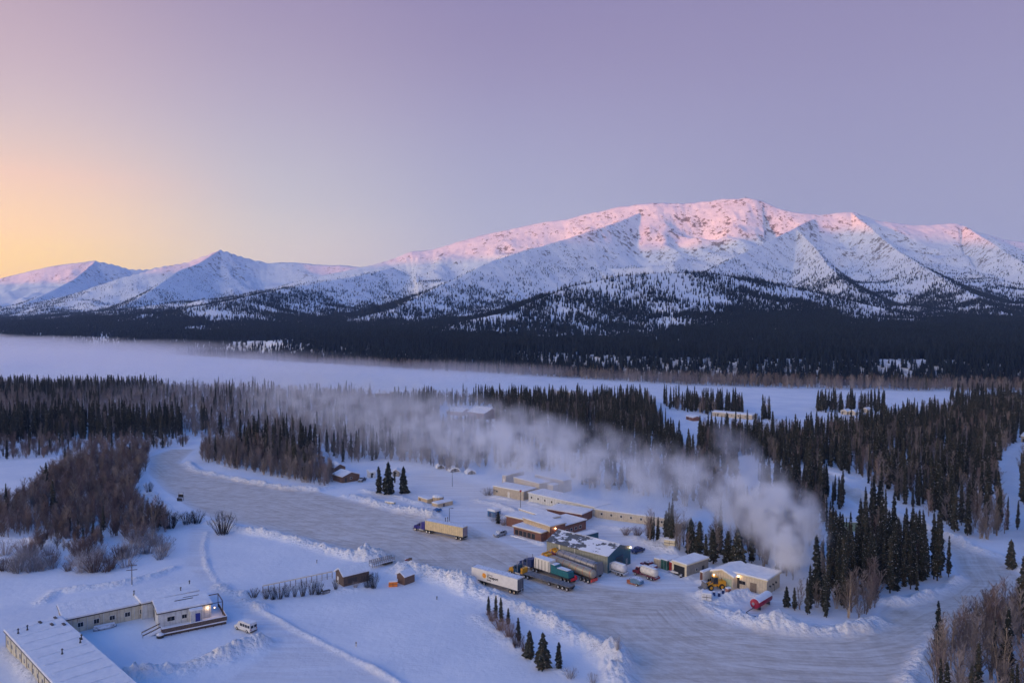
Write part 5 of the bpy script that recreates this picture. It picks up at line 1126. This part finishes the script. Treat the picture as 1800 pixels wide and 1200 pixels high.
# passenger van, car, pickup
def van(label, front, rear, mat, L=5.6, Hh=2.15, snow=True, name='passenger_van', cat='van'):
    t = vehicle(name, label, cat, front, rear, L); a = L / 2
    m = MB(); m.prism([(a, .35), (a, .95), (a - .9, 1.15), (a - 1.5, Hh - .08), (a - 1.8, Hh), (-a + .1, Hh), (-a, Hh - .6), (-a, .35)], -.98, .98, 'y'); b = m.build('body', mat, t, bevel=.07)
    for y in (-1, 1):
        for k in range(4 if L > 5.2 else 2): m = MB(); x = a - 2.15 - k * .85; m.box(x - .7, x, y * .985 - .01, y * .985 + .01, 1.25, Hh - .3); m.build('side_window', GLASS, b)
        m = MB(); m.box(-a - .02, -a, y * .75 - .12, y * .75 + .12, .8, 1.1); m.build('tail_light', RED, b)
        m = MB(); m.box(a - .02, a + .02, y * .72 - .15, y * .72 + .15, .7, .9); m.build('headlight', WHITE, b)
        m = MB(); m.box(-a - .015, -a, y * .45 - .35, y * .45 + .35, 1.2, Hh - .35); m.build('rear_window', GLASS, b)
        for x in (a - .95, -a + 1.15): wheel(t, x, y * .9, .37, .26)
    m = MB(); m.prism([(a - .93, 1.2), (a - 1.45, Hh - .15), (a - 1.49, Hh - .17), (a - .99, 1.18)], -.85, .85, 'y'); m.build('windshield', GLASS, b)
    m = MB(); m.box(-a - .08, -a + .05, -.95, .95, .35, .55); m.box(a - .05, a + .08, -.95, .95, .35, .55); m.build('bumper', DARK, t)
    if snow: m = MB(); m.box(-a + .15, a - 1.85, -.9, .9, Hh + .003, Hh + .14); m.build('snow_cap', RSNOW, t, bevel=.05)
    return t
van('white passenger van with snowy roof parked beside the camp', (418, 1102), (446, 1112), WHITE)
def car(label, front, rear, mat, L=4.8, Hh=1.75, cat='car', name='parked_car', pickup=False, snow=False):
    t = vehicle(name, label, cat, front, rear, L); a = L / 2
    if pickup: pr = [(a, .4), (a, 1.0), (a - 1.3, 1.15), (a - 1.8, Hh), (a - 3.3, Hh), (a - 3.45, 1.1), (-a, 1.1), (-a, .4)]
    else: pr = [(a, .35), (a, .85), (a - 1.15, 1.05), (a - 1.75, Hh), (-a + .6, Hh), (-a + .1, 1.1), (-a, .4)]
    m = MB(); m.prism(pr, -.92, .92, 'y'); b = m.build('body', mat, t, bevel=.07)
    for y in (-1, 1):
        for k in range(2): m = MB(); x = a - 1.75 - k * .95; m.box(x - .8, x, y * .925 - .01, y * .925 + .01, 1.12, Hh - .12); m.build('side_window', GLASS, b)
        for x in (a - .9, -a + 1.0): wheel(t, x, y * .84, .36, .25)
        m = MB(); m.box(a - .02, a + .03, y * .65 - .16, y * .65 + .16, .65, .85); m.build('headlight', WHITE, b)
    m = MB(); m.prism([(a - 1.2, 1.08), (a - 1.72, Hh - .08), (a - 1.77, Hh - .1), (a - 1.26, 1.06)], -.8, .8, 'y'); m.build('windshield', GLASS, b)
    if pickup: m = MB(); m.box(-a + .1, a - 3.5, -.8, .8, 1.104, 1.3); m.build('cargo_load', RSNOW, t, bevel=.05)
    if snow: m = MB(); m.box(-a + .7, a - 1.85, -.85, .85, Hh + .003, Hh + .2); m.build('snow_cap', RSNOW, t, bevel=.06)
    return t
SILV = plain('frosty_silver_paint', (.30, .33, .38), .4, .3, frost=.1)
car('silver blue estate car parked in front of the inn', (870, 944), (888, 939), SILV)
car('dark frosted pickup truck by the lower log cabin', (630, 848), (643, 842), plain('dark_car_paint', (.06, .07, .10), frost=.3), pickup=True, name='pickup_truck', cat='pickup')
car('small blue vehicle with snow on top at the edge of the yard', (764, 900), (773, 898), BLUE, 3.0, 1.3, 'vehicle', 'small_vehicle', snow=True)
car('dark red pickup with snow in its bed in front of the tan container', (1129, 994), (1152, 1003), MAROON, 5.2, 1.8, 'pickup', 'pickup_truck', True)
car('navy blue pickup parked behind the lit corner of the workshop', (1116, 972), (1126, 969), NAVY, 4.6, 1.6, 'pickup', 'pickup_truck', True)
def tank_truck(label, front, rear, cabm, tankm, L, name='tank_truck', snow=True):
    t = vehicle(name, label, 'tank truck', front, rear, L); a = L / 2
    m = MB(); m.box(-a, a - .4, -.45, .45, .5, .8); m.build('chassis', DARK, t)
    m = MB(); m.prism([(a, .6), (a, 1.3), (a - .9, 1.5), (a - 1.2, 2.4), (a - 2.3, 2.5), (a - 2.3, .6)], -1.05, 1.05, 'y'); c = m.build('cab', cabm, t, bevel=.08)
    m = MB(); m.prism([(a - .9, 1.58), (a - 1.14, 2.3), (a - 1.2, 2.28), (a - .98, 1.56)], -.9, .9, 'y'); m.build('windshield', GLASS, c)
    for y in (-1.06, 1.06): m = MB(); m.box(a - 2.0, a - 1.3, y - .01, y + .01, 1.6, 2.2); m.build('side_window', GLASS, c)
    if snow: m = MB(); m.box(a - 2.3, a - 1.2, -.95, .95, 2.5, 2.75); m.build('snow_cap', RSNOW, c, bevel=.08)
    m = MB(); m.lathe([(.3, -a - .05), (.95, -a + .15), (1.1, -a + .5), (1.1, a - 2.9), (.95, a - 2.6), (.3, a - 2.5)], 20, (0, 0, 1.95), 'x'); k = m.build('tank', tankm, t, smooth=True)
    m = MB(); m.box(-a + .2, a - 2.9, -.55, .55, 2.95, 3.16); m.build('snow_cap', RSNOW, k, bevel=.08)
    m = MB(); m.box(-a - .3, -a, -1.1, 1.1, .5, 1.0); m.box(-a, a - 2.6, -1.15, -1.05, .85, 1.1); m.box(-a, a - 2.6, 1.05, 1.15, .85, 1.1); m.build('bumper', cabm, t)
    for x in (a - 1.1, -a + 1.0, -a + 2.2):
        for y in (-.95, .95): wheel(t, x, y, .46, .35)
    return t
tank_truck('snow covered tank truck with white tank beside the workshop door', (1066, 1003), (1098, 1013), plain('frosted_cab', (.45, .50, .58), frost=.4), plain('white_tank', (.66, .66, .68)), 7.0)
tank_truck('small red truck with white tank behind the blue scrap pile', (1116, 1008), (1154, 1021), MAROON, plain('cream_tank', (.72, .68, .60)), 7.6)
# scrap heap in front of the red truck
g = G(1118, 1027); t = thing('blue_tarp_load', 'blue and rusty red covered trailer in front of the small red truck', 'trailer', (g.x, g.y, 0), R(-40))
m = MB(); m.prism([(-1.9, .5), (1.9, .5), (1.7, 1.5), (.4, 2.0), (-1.3, 1.7)], -1.0, 1.0, 'y'); m.build('tarp', plain('faded_blue_tarp', (.10, .20, .32), frost=.35), t, bevel=.12)
m = MB(); m.box(-2.2, 1.2, -1.15, 1.15, .25, .55); m.box(-2.2, -1.2, -1.1, 1.1, .55, 1.3); m.build('load_bed', plain('rust_orange', (.30, .09, .04), frost=.1), t, bevel=.05); wheel(t, .8, -1.1, .38, .28); wheel(t, .8, 1.1, .38, .28)
# wheel loader
t = vehicle('wheel_loader', 'yellow wheel loader with raised dark bucket and lit beacon by the beige garage', 'loader', (1238, 1036), (1272, 1033), 7)
m = MB(); m.prism([(-3.0, .8), (-3.0, 1.9), (-2.6, 2.2), (-.9, 2.2), (-.7, .8)], -.85, .85, 'y'); m.build('engine_hood', YEL, t, bevel=.08)
m = MB(); m.box(-.6, 1.4, -.5, .5, .7, 1.4); m.build('front_frame', YEL, t, bevel=.05)
m = MB(); m.prism([(-.85, 1.4), (-.75, 3.2), (.35, 3.2), (.65, 1.5)], -.7, .7, 'y'); c = m.build('cab', DARK, t, bevel=.04)
m = MB(); m.prism([(-.6, 1.9), (-.58, 3.0), (.3, 3.0), (.5, 1.9)], -.712, .712, 'y'); m.build('window', GLASS, c)
m = MB(); m.box(-.9, .5, -.8, .8, 3.2, 3.32); m.build('cab_roof', YEL, c)
for y in (-.55, .55):
    m = MB(); m.prism([(.5, 1.7), (.5, 1.95), (2.7, 1.1), (2.7, .85)], y - .1, y + .1, 'y'); m.build('lift_arm', YEL, t)
m = MB(); m.prism([(2.6, .35), (3.9, .2), (3.95, .3), (3.0, .6), (2.8, 1.5), (2.95, 1.95), (2.75, 1.95), (2.5, 1.2)], -1.35, 1.35, 'y'); m.build('bucket', GREY, t)
for x in (1.35, -1.7):
    for y in (-.95, .95): wheel(t, x, y, .72, .5, rim=YEL)
m = MB(); m.tube((-1.9, .4, 2.2), (-1.9, .4, 2.9), .06, .06, 6); m.build('exhaust_stack', DARK, t)
lamp_light(t, t.matrix_basis @ Vector((-.2, -.5, 3.5)), 60, .16, 'beacon')
# red fuel tank on its side
t = vehicle('fuel_tank', 'dark red horizontal fuel tank capped with snow on the bank', 'tank', (1324, 1075), (1352, 1058)); t.location.z = .5
m = MB(); m.lathe([(.2, -4.1), (.85, -3.95), (1.2, -3.5), (1.2, 3.5), (.85, 3.95), (.2, 4.1)], 24, (0, 0, 1.25), 'x'); m.build('tank_shell', plain('crimson_paint', (.36, .012, .04), .45), t, smooth=True)
m = MB(); prof = [(1.3 * math.sin(a_), 1.25 + 1.3 * math.cos(a_)) for a_ in np.linspace(-1.15, 1.15, 13)] + [(1.16 * math.sin(a_), 1.25 + 1.16 * math.cos(a_)) for a_ in np.linspace(1.15, -1.15, 13)]
m.prism(prof, -3.6, 3.5, 'x'); m.build('snow_cap', RSNOW, t, smooth=False)
m = MB(); m.box(-2.6, -2.3, -1, 1, -.3, .4); m.box(2.3, 2.6, -1, 1, -.3, .4); m.build('cradle', DARK, t)
m = MB(); m.path([(4.0, .1, 1.0), (4.6, .1, .5), (5.5, -.2, .3), (7, -.4, .1), (7.8, .8, .0), (7.4, 2.2, 0)], .09, 8); m.build('hose', DARK, t)
m = MB(); m.lathe([(.2, 0), (.2, .3), (.35, .3), (.35, .4)], 10, (3.95, 0, 1.5), 'x'); m.build('valve', STEEL, t)
# bits round the loader
small_box('pallet_crate', 'pale snow covered cube by the road in front of the loader', 'crate', (1243, 1058), 2.2, 1.8, 1.5, R(-20), plain('frosted_white', (.62, .64, .68)))
for u_, v_, lab in ((1255, 1051, 'dark barrel right of the pale cube'), (1264, 1049, 'dark barrel in the middle behind the pale cube'), (1271, 1043, 'dark barrel farthest behind the pale cube')):
    g = G(u_, v_); t = thing('oil_drum', lab, 'barrel', (g.x, g.y, gz(g.x, g.y)), 0, 'barrels near the loader'); m = MB(); m.lathe([(.33, 0), (.35, .04), (.33, .3), (.35, .33), (.33, .6), (.35, .9), (.33, .95)], 14); m.build('drum_body', NAVY, t); m = MB(); m.lathe([(.34, .954), (.3, 1.1), (.1, 1.16)], 14); m.build('snow_cap', RSNOW, t)
small_box('tool_box', 'small orange and white box between loader and beige garage', 'box', (1280, 1041), 1.2, .9, .9, R(30), plain('salmon_paint', (.55, .25, .18)))
small_box('pump_unit', 'dark machine with snow by the recess of the beige garage', 'machine', (1291, 1031), 1.8, 1.0, 1.1, R(-30), DARK)
def snowmobile(u, v, rz, label, mat):
    g = G(u, v); t = thing('snowmobile', label, 'snowmobile', (g.x, g.y, gz(g.x, g.y)), rz)
    m = MB(); m.prism([(1.3, .4), (1.0, .8), (.4, 1.0), (-.2, .75), (-1.3, .8), (-1.4, .3)], -.32, .32, 'y'); m.build('body', mat, t, bevel=.06)
    for y in (-.4, .4): m = MB(); m.prism([(1.9, .25), (1.6, .05), (.4, .05), (.4, .12), (1.6, .12)], y - .07, y + .07, 'y'); m.build('ski', DARK, t)
    m = MB(); m.box(-1.4, .3, -.22, .22, .0, .35); m.build('track', BLACK, t); m = MB(); m.prism([(.45, .95), (.15, 1.35), (.1, 1.33), (.35, .93)], -.25, .25, 'y'); m.build('windscreen', GLASS, t)
snowmobile(1186, 1010, R(150), 'white snowmobile left of the garage opening', WHITE); snowmobile(1199, 1013, R(60), 'snowed in snowmobile right in front of the garage opening', SILV)
# sign board by the thicket, small boat, tub, poles
g = G(318, 879); t = thing('notice_board', 'black snow topped sign board on two posts at the bend of the lot', 'sign', (g.x, g.y, gz(g.x, g.y)), R(-8))
m = MB(); m.box(-1.0, 1.0, -.08, .08, 1.2, 2.5); m.build('board', plain('black_board', (.012, .012, .015)), t)
m = MB(); m.box(-1.05, -.92, -.08, .08, 0, 3.0); m.box(.92, 1.05, -.08, .08, 0, 3.0); m.build('post', DARK, t); m = MB(); m.box(-1.1, 1.1, -.3, .3, 2.51, 2.68); m.build('snow_cap', RSNOW, t)
m = MB(); m.prism([(-.9, 0), (1.3, 0), (1.1, 1.2), (-.9, 1.2)], -1.2, -1.1, 'y'); m.build('leaning_panel', DARK, t)
g = G(185, 1106); t = thing('upturned_boat', 'snow covered upturned boat lying in front of the camp windows', 'boat', (g.x, g.y, gz(g.x, g.y)), R(33))
m = MB(); b_ = []
for k, (x_, w_, h_) in enumerate(((-2.4, .55, .6), (-1.2, .75, .75), (0, .8, .8), (1.2, .65, .75), (2.3, .15, .55))): b_.append((x_, w_, h_))
for (xa, wa, ha), (xb, wb, hb) in zip(b_[:-1], b_[1:]):
    i0 = len(m.v); m.v += [(xa, -wa, .1), (xa, -wa * .6, ha), (xa, wa * .6, ha), (xa, wa, .1), (xb, -wb, .1), (xb, -wb * .6, hb), (xb, wb * .6, hb), (xb, wb, .1)]
    m.f += [(i0, i0 + 1, i0 + 5, i0 + 4), (i0 + 1, i0 + 2, i0 + 6, i0 + 5), (i0 + 2, i0 + 3, i0 + 7, i0 + 6)]
m.f.append((0, 3, 2, 1)); m.build('hull', plain('frosted_hull', (.10, .12, .16), frost=.4), t, smooth=True)
m = MB(); m.prism([(-2.3, .82), (2.0, .80), (1.8, .98), (-2.1, 1.0)], -.45, .45, 'y'); m.build('snow_cap', RSNOW, t, bevel=.08)
g = G(282, 1121); t = thing('round_tub', 'dark round tub with thick snow cap by the deck corner', 'tub', (g.x, g.y, gz(g.x, g.y)))
m = MB(); m.lathe([(.75, 0), (.8, .1), (.75, .6)], 18); m.build('tub_body', plain('dark_tub', (.03, .035, .04)), t); m = MB(); m.lathe([(.8, .604), (.78, .8), (.5, .98), (.15, 1.03)], 18); m.build('snow_cap', RSNOW, t, smooth=True)
def pole(u, v, hp, label, arms=0, lamp=None, cat='pole', name='utility_pole', r=.10, top=None):
    g = G(u, v); h = hp * g.y / F * 1.02; t = thing(name, label, cat, (g.x, g.y, gz(g.x, g.y)), R(20))
    m = MB(); m.tube((0, 0, -.3), (0, 0, h), r * 1.2, r * .8, 8); m.build('post', DARK if arms == 0 else WOOD, t)
    for k in range(arms): m = MB(); m.box(-1.3, 1.3, -.06, .06, h - .8 - k * 1.2, h - .65 - k * 1.2); m.build('cross_arm', WOOD, t)
    if lamp: m = MB(); m.box(-.1, 1.2, -.05, .05, h - .1, h); m.box(.8, 1.4, -.15, .15, h - .2, h - .05); m.build('lamp_head', DARK, t)
    if top: m = MB(); m.box(-.35, .35, -.12, .12, h - .5, h + .2); m.build('top_box', top, t)
    m = MB(); m.lathe([(.3, -.05), (.22, .15), (.1, .25)], 10); m.build('snow_collar', RSNOW, t)
    return t
pole(232, 1029, 40, 'utility pole with two cross arms behind the camp', 2); pole(790, 917, 24, 'street lamp with bent arm beside the cream trailer', 0, True, 'street lamp', 'street_lamp')
pole(795, 856, 30, 'slim lamp post in the open yard behind the round tan tank', 0, True, 'street lamp', 'street_lamp', .08); pole(915, 893, 31, 'tall pole with a red box on top in front of the white lodging block', 0, None, top=RED)
pole(1327, 985, 50, 'pale thin pole in the wood behind the beige garage', 1); pole(1361, 1040, 14, 'thin pale marker pole by the beige garage wall', 0, None, 'marker', 'marker_pole', .05)
for u_, v_, h_, lab in ((768, 1054, 7, 'short dark stake alone in the snowfield below the lot'), (626, 1136, 9, 'short tan stake alone in the lower snowfield'), (557, 990, 7, 'small dark stake in the upper snowfield'), (783, 917, 8, 'left one of two dark plug posts by the street lamp'), (787, 918, 10, 'right one of two dark plug posts by the street lamp')):
    g = G(u_, v_); t = thing('stake', lab, 'stake', (g.x, g.y, gz(g.x, g.y)), .3); h = h_ * g.y / F
    m = MB(); m.box(-.09, .09, -.07, .07, -.2, h); m.build('stake_body', TAN if 'tan' in lab else DARK, t); m = MB(); m.box(-.14, .14, -.12, .12, h * .72, h * .9); m.build('plate', DARK, t); m = MB(); m.lathe([(.2, -.02), (.1, .12)], 8); m.build('snow_collar', RSNOW, t)
# round tan tank and its sheds
g = G(770, 883); t = thing('round_tank', 'round tan tank with domed snow cap in the yard', 'tank', (g.x, g.y, 0)); m = MB(); m.lathe([(2.1, 0), (2.1, 2.3)], 24); m.build('tank_shell', TAN, t); m = MB(); m.lathe([(2.25, 2.304), (2.2, 2.5), (1.3, 2.95), (.3, 3.1)], 24); m.build('snow_cap', RSNOW, t, smooth=True)
m = MB()
for k in range(12): a_ = 6.283 * k / 12; m.box(2.1 * math.cos(a_) - .06, 2.1 * math.cos(a_) + .06, 2.1 * math.sin(a_) - .06, 2.1 * math.sin(a_) + .06, 0, 2.29)
m.build('rib', WOOD2, t)
k = bld('low_tan_shed', 'low tan shed left of the round tank', cat='shed'); q = Blk(k, (735, 873), (751, 878), 3, 1.7); q.wall(TAN).roof(th=.3, ov=.1).door('f', 1.2, .8, 1.4, WOOD); finish(k)
k = bld('low_tan_shed', 'long low tan shed right of the round tank', cat='shed'); q = Blk(k, (769, 886), (796, 880), 3.4, 1.4); q.wall(TAN).roof(th=.35, ov=.1).door('f', 3, .8, 1.2, WOOD); finish(k)
k = bld('blue_panel_shed', 'bright blue panelled shed with snow roof left of the inn', cat='shed'); q = Blk(k, (857, 897), (870, 900), 3, 2.0); q.wall(BLUE).roof(th=.8, ov=.1).door('f', 1.2, .8, 1.6, NAVY); finish(k)
for u_, v_, s_, lab in ((775, 823, 2.1, 'left snow covered arch hut at the wood edge behind the yard'), (800, 829, 2.6, 'middle snow covered arch hut at the wood edge behind the yard'), (829, 833, 2.3, 'right snow covered arch hut at the wood edge behind the yard'), (565, 806, 2.2, 'snow covered arch hut among birches left of the cabins')):
    g = G(u_, v_); t = thing('arch_hut', lab, 'hut', (g.x, g.y, 0), R(15)); m = MB(); m.prism([(s_ * math.cos(a_), s_ * .8 * math.sin(a_)) for a_ in np.linspace(0, math.pi, 12)], 0, 5, 'y'); m.build('shell', RSNOW, t)
    m = MB(); m.prism([(s_ * .8 * math.cos(a_), s_ * .62 * math.sin(a_)) for a_ in np.linspace(0, math.pi, 10)], -.06, 0, 'y'); m.build('front_wall', S_GREY, t); m = MB(); m.box(-.5, .5, -.12, -.06, 0, 1.6); m.build('door', DARK, t)
# snowed objects behind the containers, logs by the bank
small_box('snowed_machine', 'squat yellowish machine buried in snow behind the open garage', 'machine', (1178, 969), 3.2, 2.2, 1.6, R(-25), CREAM)
small_box('snowed_sledge', 'low yellowish sledge frame half buried in the bank left of the yard', 'sledge', (686, 890), 4.0, 1.4, .5, R(-25), CREAM)
g = G(716, 997); t = thing('scrap_barrels', 'dark reddish machine part sticking out of the snow bank by the small shed', 'scrap', (g.x, g.y, gz(g.x, g.y) + .3)); m = MB(); m.tube((-.6, 0, .3), (.6, 0, .5), .35, .35, 10); m.build('drum_body', MAROON, t); m = MB(); m.box(.3, 1.3, -.4, .4, 0, .8); m.build('frame', WOOD, t)
# summit mast
x_, y_, z_ = GD(1311, 350, 4395); t = thing('summit_mast', 'tiny mast on the highest pink summit', 'mast', (x_, y_, z_ - 4)); m = MB(); m.tube((0, 0, 0), (0, 0, 22), 1.2, .8, 6); m.build('post', DARK, t); m = MB(); m.box(-4, 4, -1, 1, 12, 14); m.build('cross_arm', DARK, t)
# far lit lamps in the woods
for u_, v_, lab in ((727, 699, 'lit lamp in the misty forest by the distant house'), (757, 707, 'faint lit lamp right of the distant house')):
    g = G(u_, v_); t = thing('street_lamp', lab, 'street lamp', (g.x, g.y, 0)); m = MB(); m.tube((0, 0, 0), (0, 0, 5), .12, .1, 6); m.build('post', DARK, t); lamp_light(t, Vector((g.x, g.y, 5.2)), 300, .45, 'lamp_head')

# ------------------------------------------------------------------ steam and river fog: real volumes
def fog(name, blobs, size, res, zsc, color, dens, nscale, thr, label, aniso=.2, floor=None):
    """blobs: (x, y, z, radius, strength); density falls to nothing at the blob radius and is broken up by noise"""
    me = bpy.data.meshes.new(name); P = np.array([b[:3] for b in blobs], np.float32); P2 = P.copy(); P2[:, 2] *= zsc
    me.vertices.add(len(P)); me.vertices.foreach_set('co', P2.ravel())
    for nm, k in (('rad', 3), ('str', 4)):
        at = me.attributes.new(nm, 'FLOAT', 'POINT'); at.data.foreach_set('value', np.array([b[k] for b in blobs], np.float32))
    o = link(name, me)
    g = bpy.data.node_groups.new(name + '_nodes', 'GeometryNodeTree'); n = g.nodes.new; l = g.links.new
    g.interface.new_socket('Geometry', in_out='INPUT', socket_type='NodeSocketGeometry'); g.interface.new_socket('Geometry', in_out='OUTPUT', socket_type='NodeSocketGeometry')
    gi = n('NodeGroupInput'); go = n('NodeGroupOutput'); vc = n('GeometryNodeVolumeCube'); pos = n('GeometryNodeInputPosition')
    def M(op, a, b=None, c=None):
        q = n('ShaderNodeMath'); q.operation = op
        for i, v in enumerate((a, b, c)):
            if v is None: continue
            if isinstance(v, (int, float)): q.inputs[i].default_value = v
            else: l(v, q.inputs[i])
        return q.outputs[0]
    sc = n('ShaderNodeVectorMath'); sc.operation = 'MULTIPLY'; sc.inputs[1].default_value = (1, 1, zsc); l(pos.outputs[0], sc.inputs[0])
    # warp
    wn = n('ShaderNodeTexNoise'); wn.inputs['Scale'].default_value = nscale * .6; wn.inputs['Detail'].default_value = 3; l(sc.outputs[0], wn.inputs['Vector'])
    wv = n('ShaderNodeVectorMath'); wv.operation = 'SUBTRACT'; l(wn.outputs['Color'], wv.inputs[0]); wv.inputs[1].default_value = (.5, .5, .5)
    ws = n('ShaderNodeVectorMath'); ws.operation = 'SCALE'; l(wv.outputs[0], ws.inputs[0]); ws.inputs['Scale'].default_value = .75 / nscale
    wp = n('ShaderNodeVectorMath'); wp.operation = 'ADD'; l(sc.outputs[0], wp.inputs[0]); l(ws.outputs[0], wp.inputs[1])
    sn = n('GeometryNodeSampleNearest'); sn.domain = 'POINT'; l(gi.outputs[0], sn.inputs['Geometry']); l(wp.outputs[0], sn.inputs['Sample Position'])
    def SI(ty, val):
        q = n('GeometryNodeSampleIndex'); q.data_type = ty; q.domain = 'POINT'; l(gi.outputs[0], q.inputs['Geometry']); l(val, q.inputs['Value']); l(sn.outputs[0], q.inputs['Index']); return q.outputs[0]
    def NA(nm): q = n('GeometryNodeInputNamedAttribute'); q.data_type = 'FLOAT'; q.inputs['Name'].default_value = nm; return q.outputs['Attribute']
    pp = SI('FLOAT_VECTOR', pos.outputs[0]); rad = SI('FLOAT', NA('rad')); st = SI('FLOAT', NA('str'))
    dv = n('ShaderNodeVectorMath'); dv.operation = 'DISTANCE'; l(wp.outputs[0], dv.inputs[0]); l(pp, dv.inputs[1])
    fall = M('SUBTRACT', 1.0, M('DIVIDE', dv.outputs['Value'], rad)); fall = M('MAXIMUM', fall, 0.0)
    tn = n('ShaderNodeTexNoise'); tn.inputs['Scale'].default_value = nscale; tn.inputs['Detail'].default_value = 5; tn.inputs['Roughness'].default_value = .6; l(sc.outputs[0], tn.inputs['Vector'])
    nn = M('MULTIPLY', M('MAXIMUM', M('SUBTRACT', tn.outputs['Fac'], thr), 0.0), 1 / (1 - thr) * 2)
    f2 = M('MULTIPLY', M('POWER', fall, 1.1), st); dd = M('MULTIPLY', f2, nn)
    if floor is not None:
        sp = n('ShaderNodeSeparateXYZ'); l(pos.outputs[0], sp.inputs[0]); dd = M('MULTIPLY', dd, M('GREATER_THAN', sp.outputs['Z'], floor))
    l(dd, vc.inputs['Density'])
    vc.inputs['Min'].default_value = size[0]; vc.inputs['Max'].default_value = size[1]
    for a_, r_ in zip('XYZ', res): vc.inputs['Resolution ' + a_].default_value = r_
    sm = n('GeometryNodeSetMaterial'); l(vc.outputs[0], sm.inputs[0]); l(sm.outputs[0], go.inputs[0])
    m = bpy.data.materials.new(name); m.use_nodes = True; m.node_tree.nodes.clear(); t = m.node_tree
    vo = t.nodes.new('ShaderNodeVolumePrincipled'); vo.inputs['Color'].default_value = (*color, 1); vo.inputs['Density'].default_value = dens; vo.inputs['Anisotropy'].default_value = aniso
    ou = t.nodes.new('ShaderNodeOutputMaterial'); t.links.new(vo.outputs[0], ou.inputs['Volume']); sm.inputs['Material'].default_value = m; me.materials.append(m)
    md = o.modifiers.new('fog', 'NODES'); md.node_group = g
    return tag(o, label, 'steam' if 'steam' in name else 'fog', kind='stuff')
def along(ctrl, step):
    out = []
    for (a_, b_) in zip(ctrl[:-1], ctrl[1:]):
        n_ = max(1, int((Vector(b_[:3]) - Vector(a_[:3])).length / step))
        for k_ in range(n_): out.append(tuple(np.array(a_) * (1 - k_ / n_) + np.array(b_) * (k_ / n_)))
    return out + [tuple(map(float, ctrl[-1]))]
def PZ(u, v, Y): x, y, z = GD(u, v, Y); return (x, y, z)
st = [(*PZ(1413, 1046, 186), 1.8, 1.8), (*PZ(1410, 1015, 187), 3.4, 1.6), (*PZ(1403, 985, 189), 7.0, 1.6), (*PZ(1390, 950, 193), 10.0, 1.5), (*PZ(1370, 910, 199), 12.0, 1.2), (*PZ(1335, 878, 206), 12.5, .7), (*PZ(1260, 862, 216), 13, .40), (*PZ(1150, 842, 228), 14, .30),
      (*PZ(1060, 822, 240), 15, .30), (*PZ(980, 802, 255), 16, .32), (*PZ(900, 780, 280), 17, .24), (*PZ(800, 757, 315), 20, .14), (*PZ(700, 737, 360), 24, .09), (*PZ(600, 715, 430), 28, .06), (*PZ(480, 700, 520), 32, .04)]
B_ = along(st, 3.0)
bb = np.array(B_); lo = bb[:, :3].min(0) - 30; hi = bb[:, :3].max(0) + 30; lo[2] = -1; hi[2] = 54
fog('steam_plume', B_, (tuple(lo), tuple(hi)), (230, 210, 52), 1.0, (.998, .998, .999), 1.3, .14, .46, 'long white steam plume rising behind the garages and drifting left', floor=.2)
st2 = [(*PZ(1330, 830, 260), 6, .5), (*PZ(1300, 790, 275), 8, .55), (*PZ(1270, 765, 290), 7, .35)]
B2 = along(st2, 3.0); bb = np.array(B2); lo = bb[:, :3].min(0) - 12; hi = bb[:, :3].max(0) + 12
fog('steam_wisp', B2, (tuple(lo), tuple(hi)), (60, 60, 40), 1.0, (.95, .95, .98), .5, .10, .42, 'faint detached wisp of steam above the trees right of the plume')
rf = []
for X_, Y_, r_, s_ in [(-1400, 2000, 420, 1), (-1000, 1700, 420, 1), (-1100, 1250, 350, 1), (-700, 1150, 330, 1), (-560, 860, 150, .6), (-380, 900, 150, .6), (-500, 1020, 260, .9), (-650, 1450, 330, 1), (-300, 950, 220, .7), (-330, 1130, 230, .7), (-80, 860, 170, .45), (-60, 1000, 170, .45), (150, 820, 130, .22), (330, 700, 110, .1), (420, 760, 100, .1),
                        (-420, 740, 150, .65), (-250, 560, 130, .35), (-150, 480, 120, .35), (-330, 470, 100, .2), (-60, 400, 90, .28), (-120, 600, 130, .4), (-250, 700, 150, .6), (-200, 400, 60, .2)]:
    rf.append((X_, Y_, 4, r_ , s_))
fog('river_fog', rf, ((-1900, 330, 0), (620, 2300, 27)), (170, 130, 9), 12.0, (.96, .94, .98), .02, .004, .25, 'low pale fog bank lying over the frozen river at left', floor=-1)

# ------------------------------------------------------------------ the air
m = bpy.data.materials.new('haze'); m.use_nodes = True; m.node_tree.nodes.clear()
vo = m.node_tree.nodes.new('ShaderNodeVolumePrincipled'); vo.inputs['Color'].default_value = (.52, .70, 1, 1); vo.inputs['Density'].default_value = 3.8e-5; vo.inputs['Anisotropy'].default_value = .1
ou = m.node_tree.nodes.new('ShaderNodeOutputMaterial'); m.node_tree.links.new(vo.outputs[0], ou.inputs['Volume'])
mb_ = MB().box(-13000, 13000, -13000, 13000, -30, 900); hz = mb_.build('haze', m); tag(hz, 'thin cold air that turns the far slopes bluish', 'haze', kind='stuff')
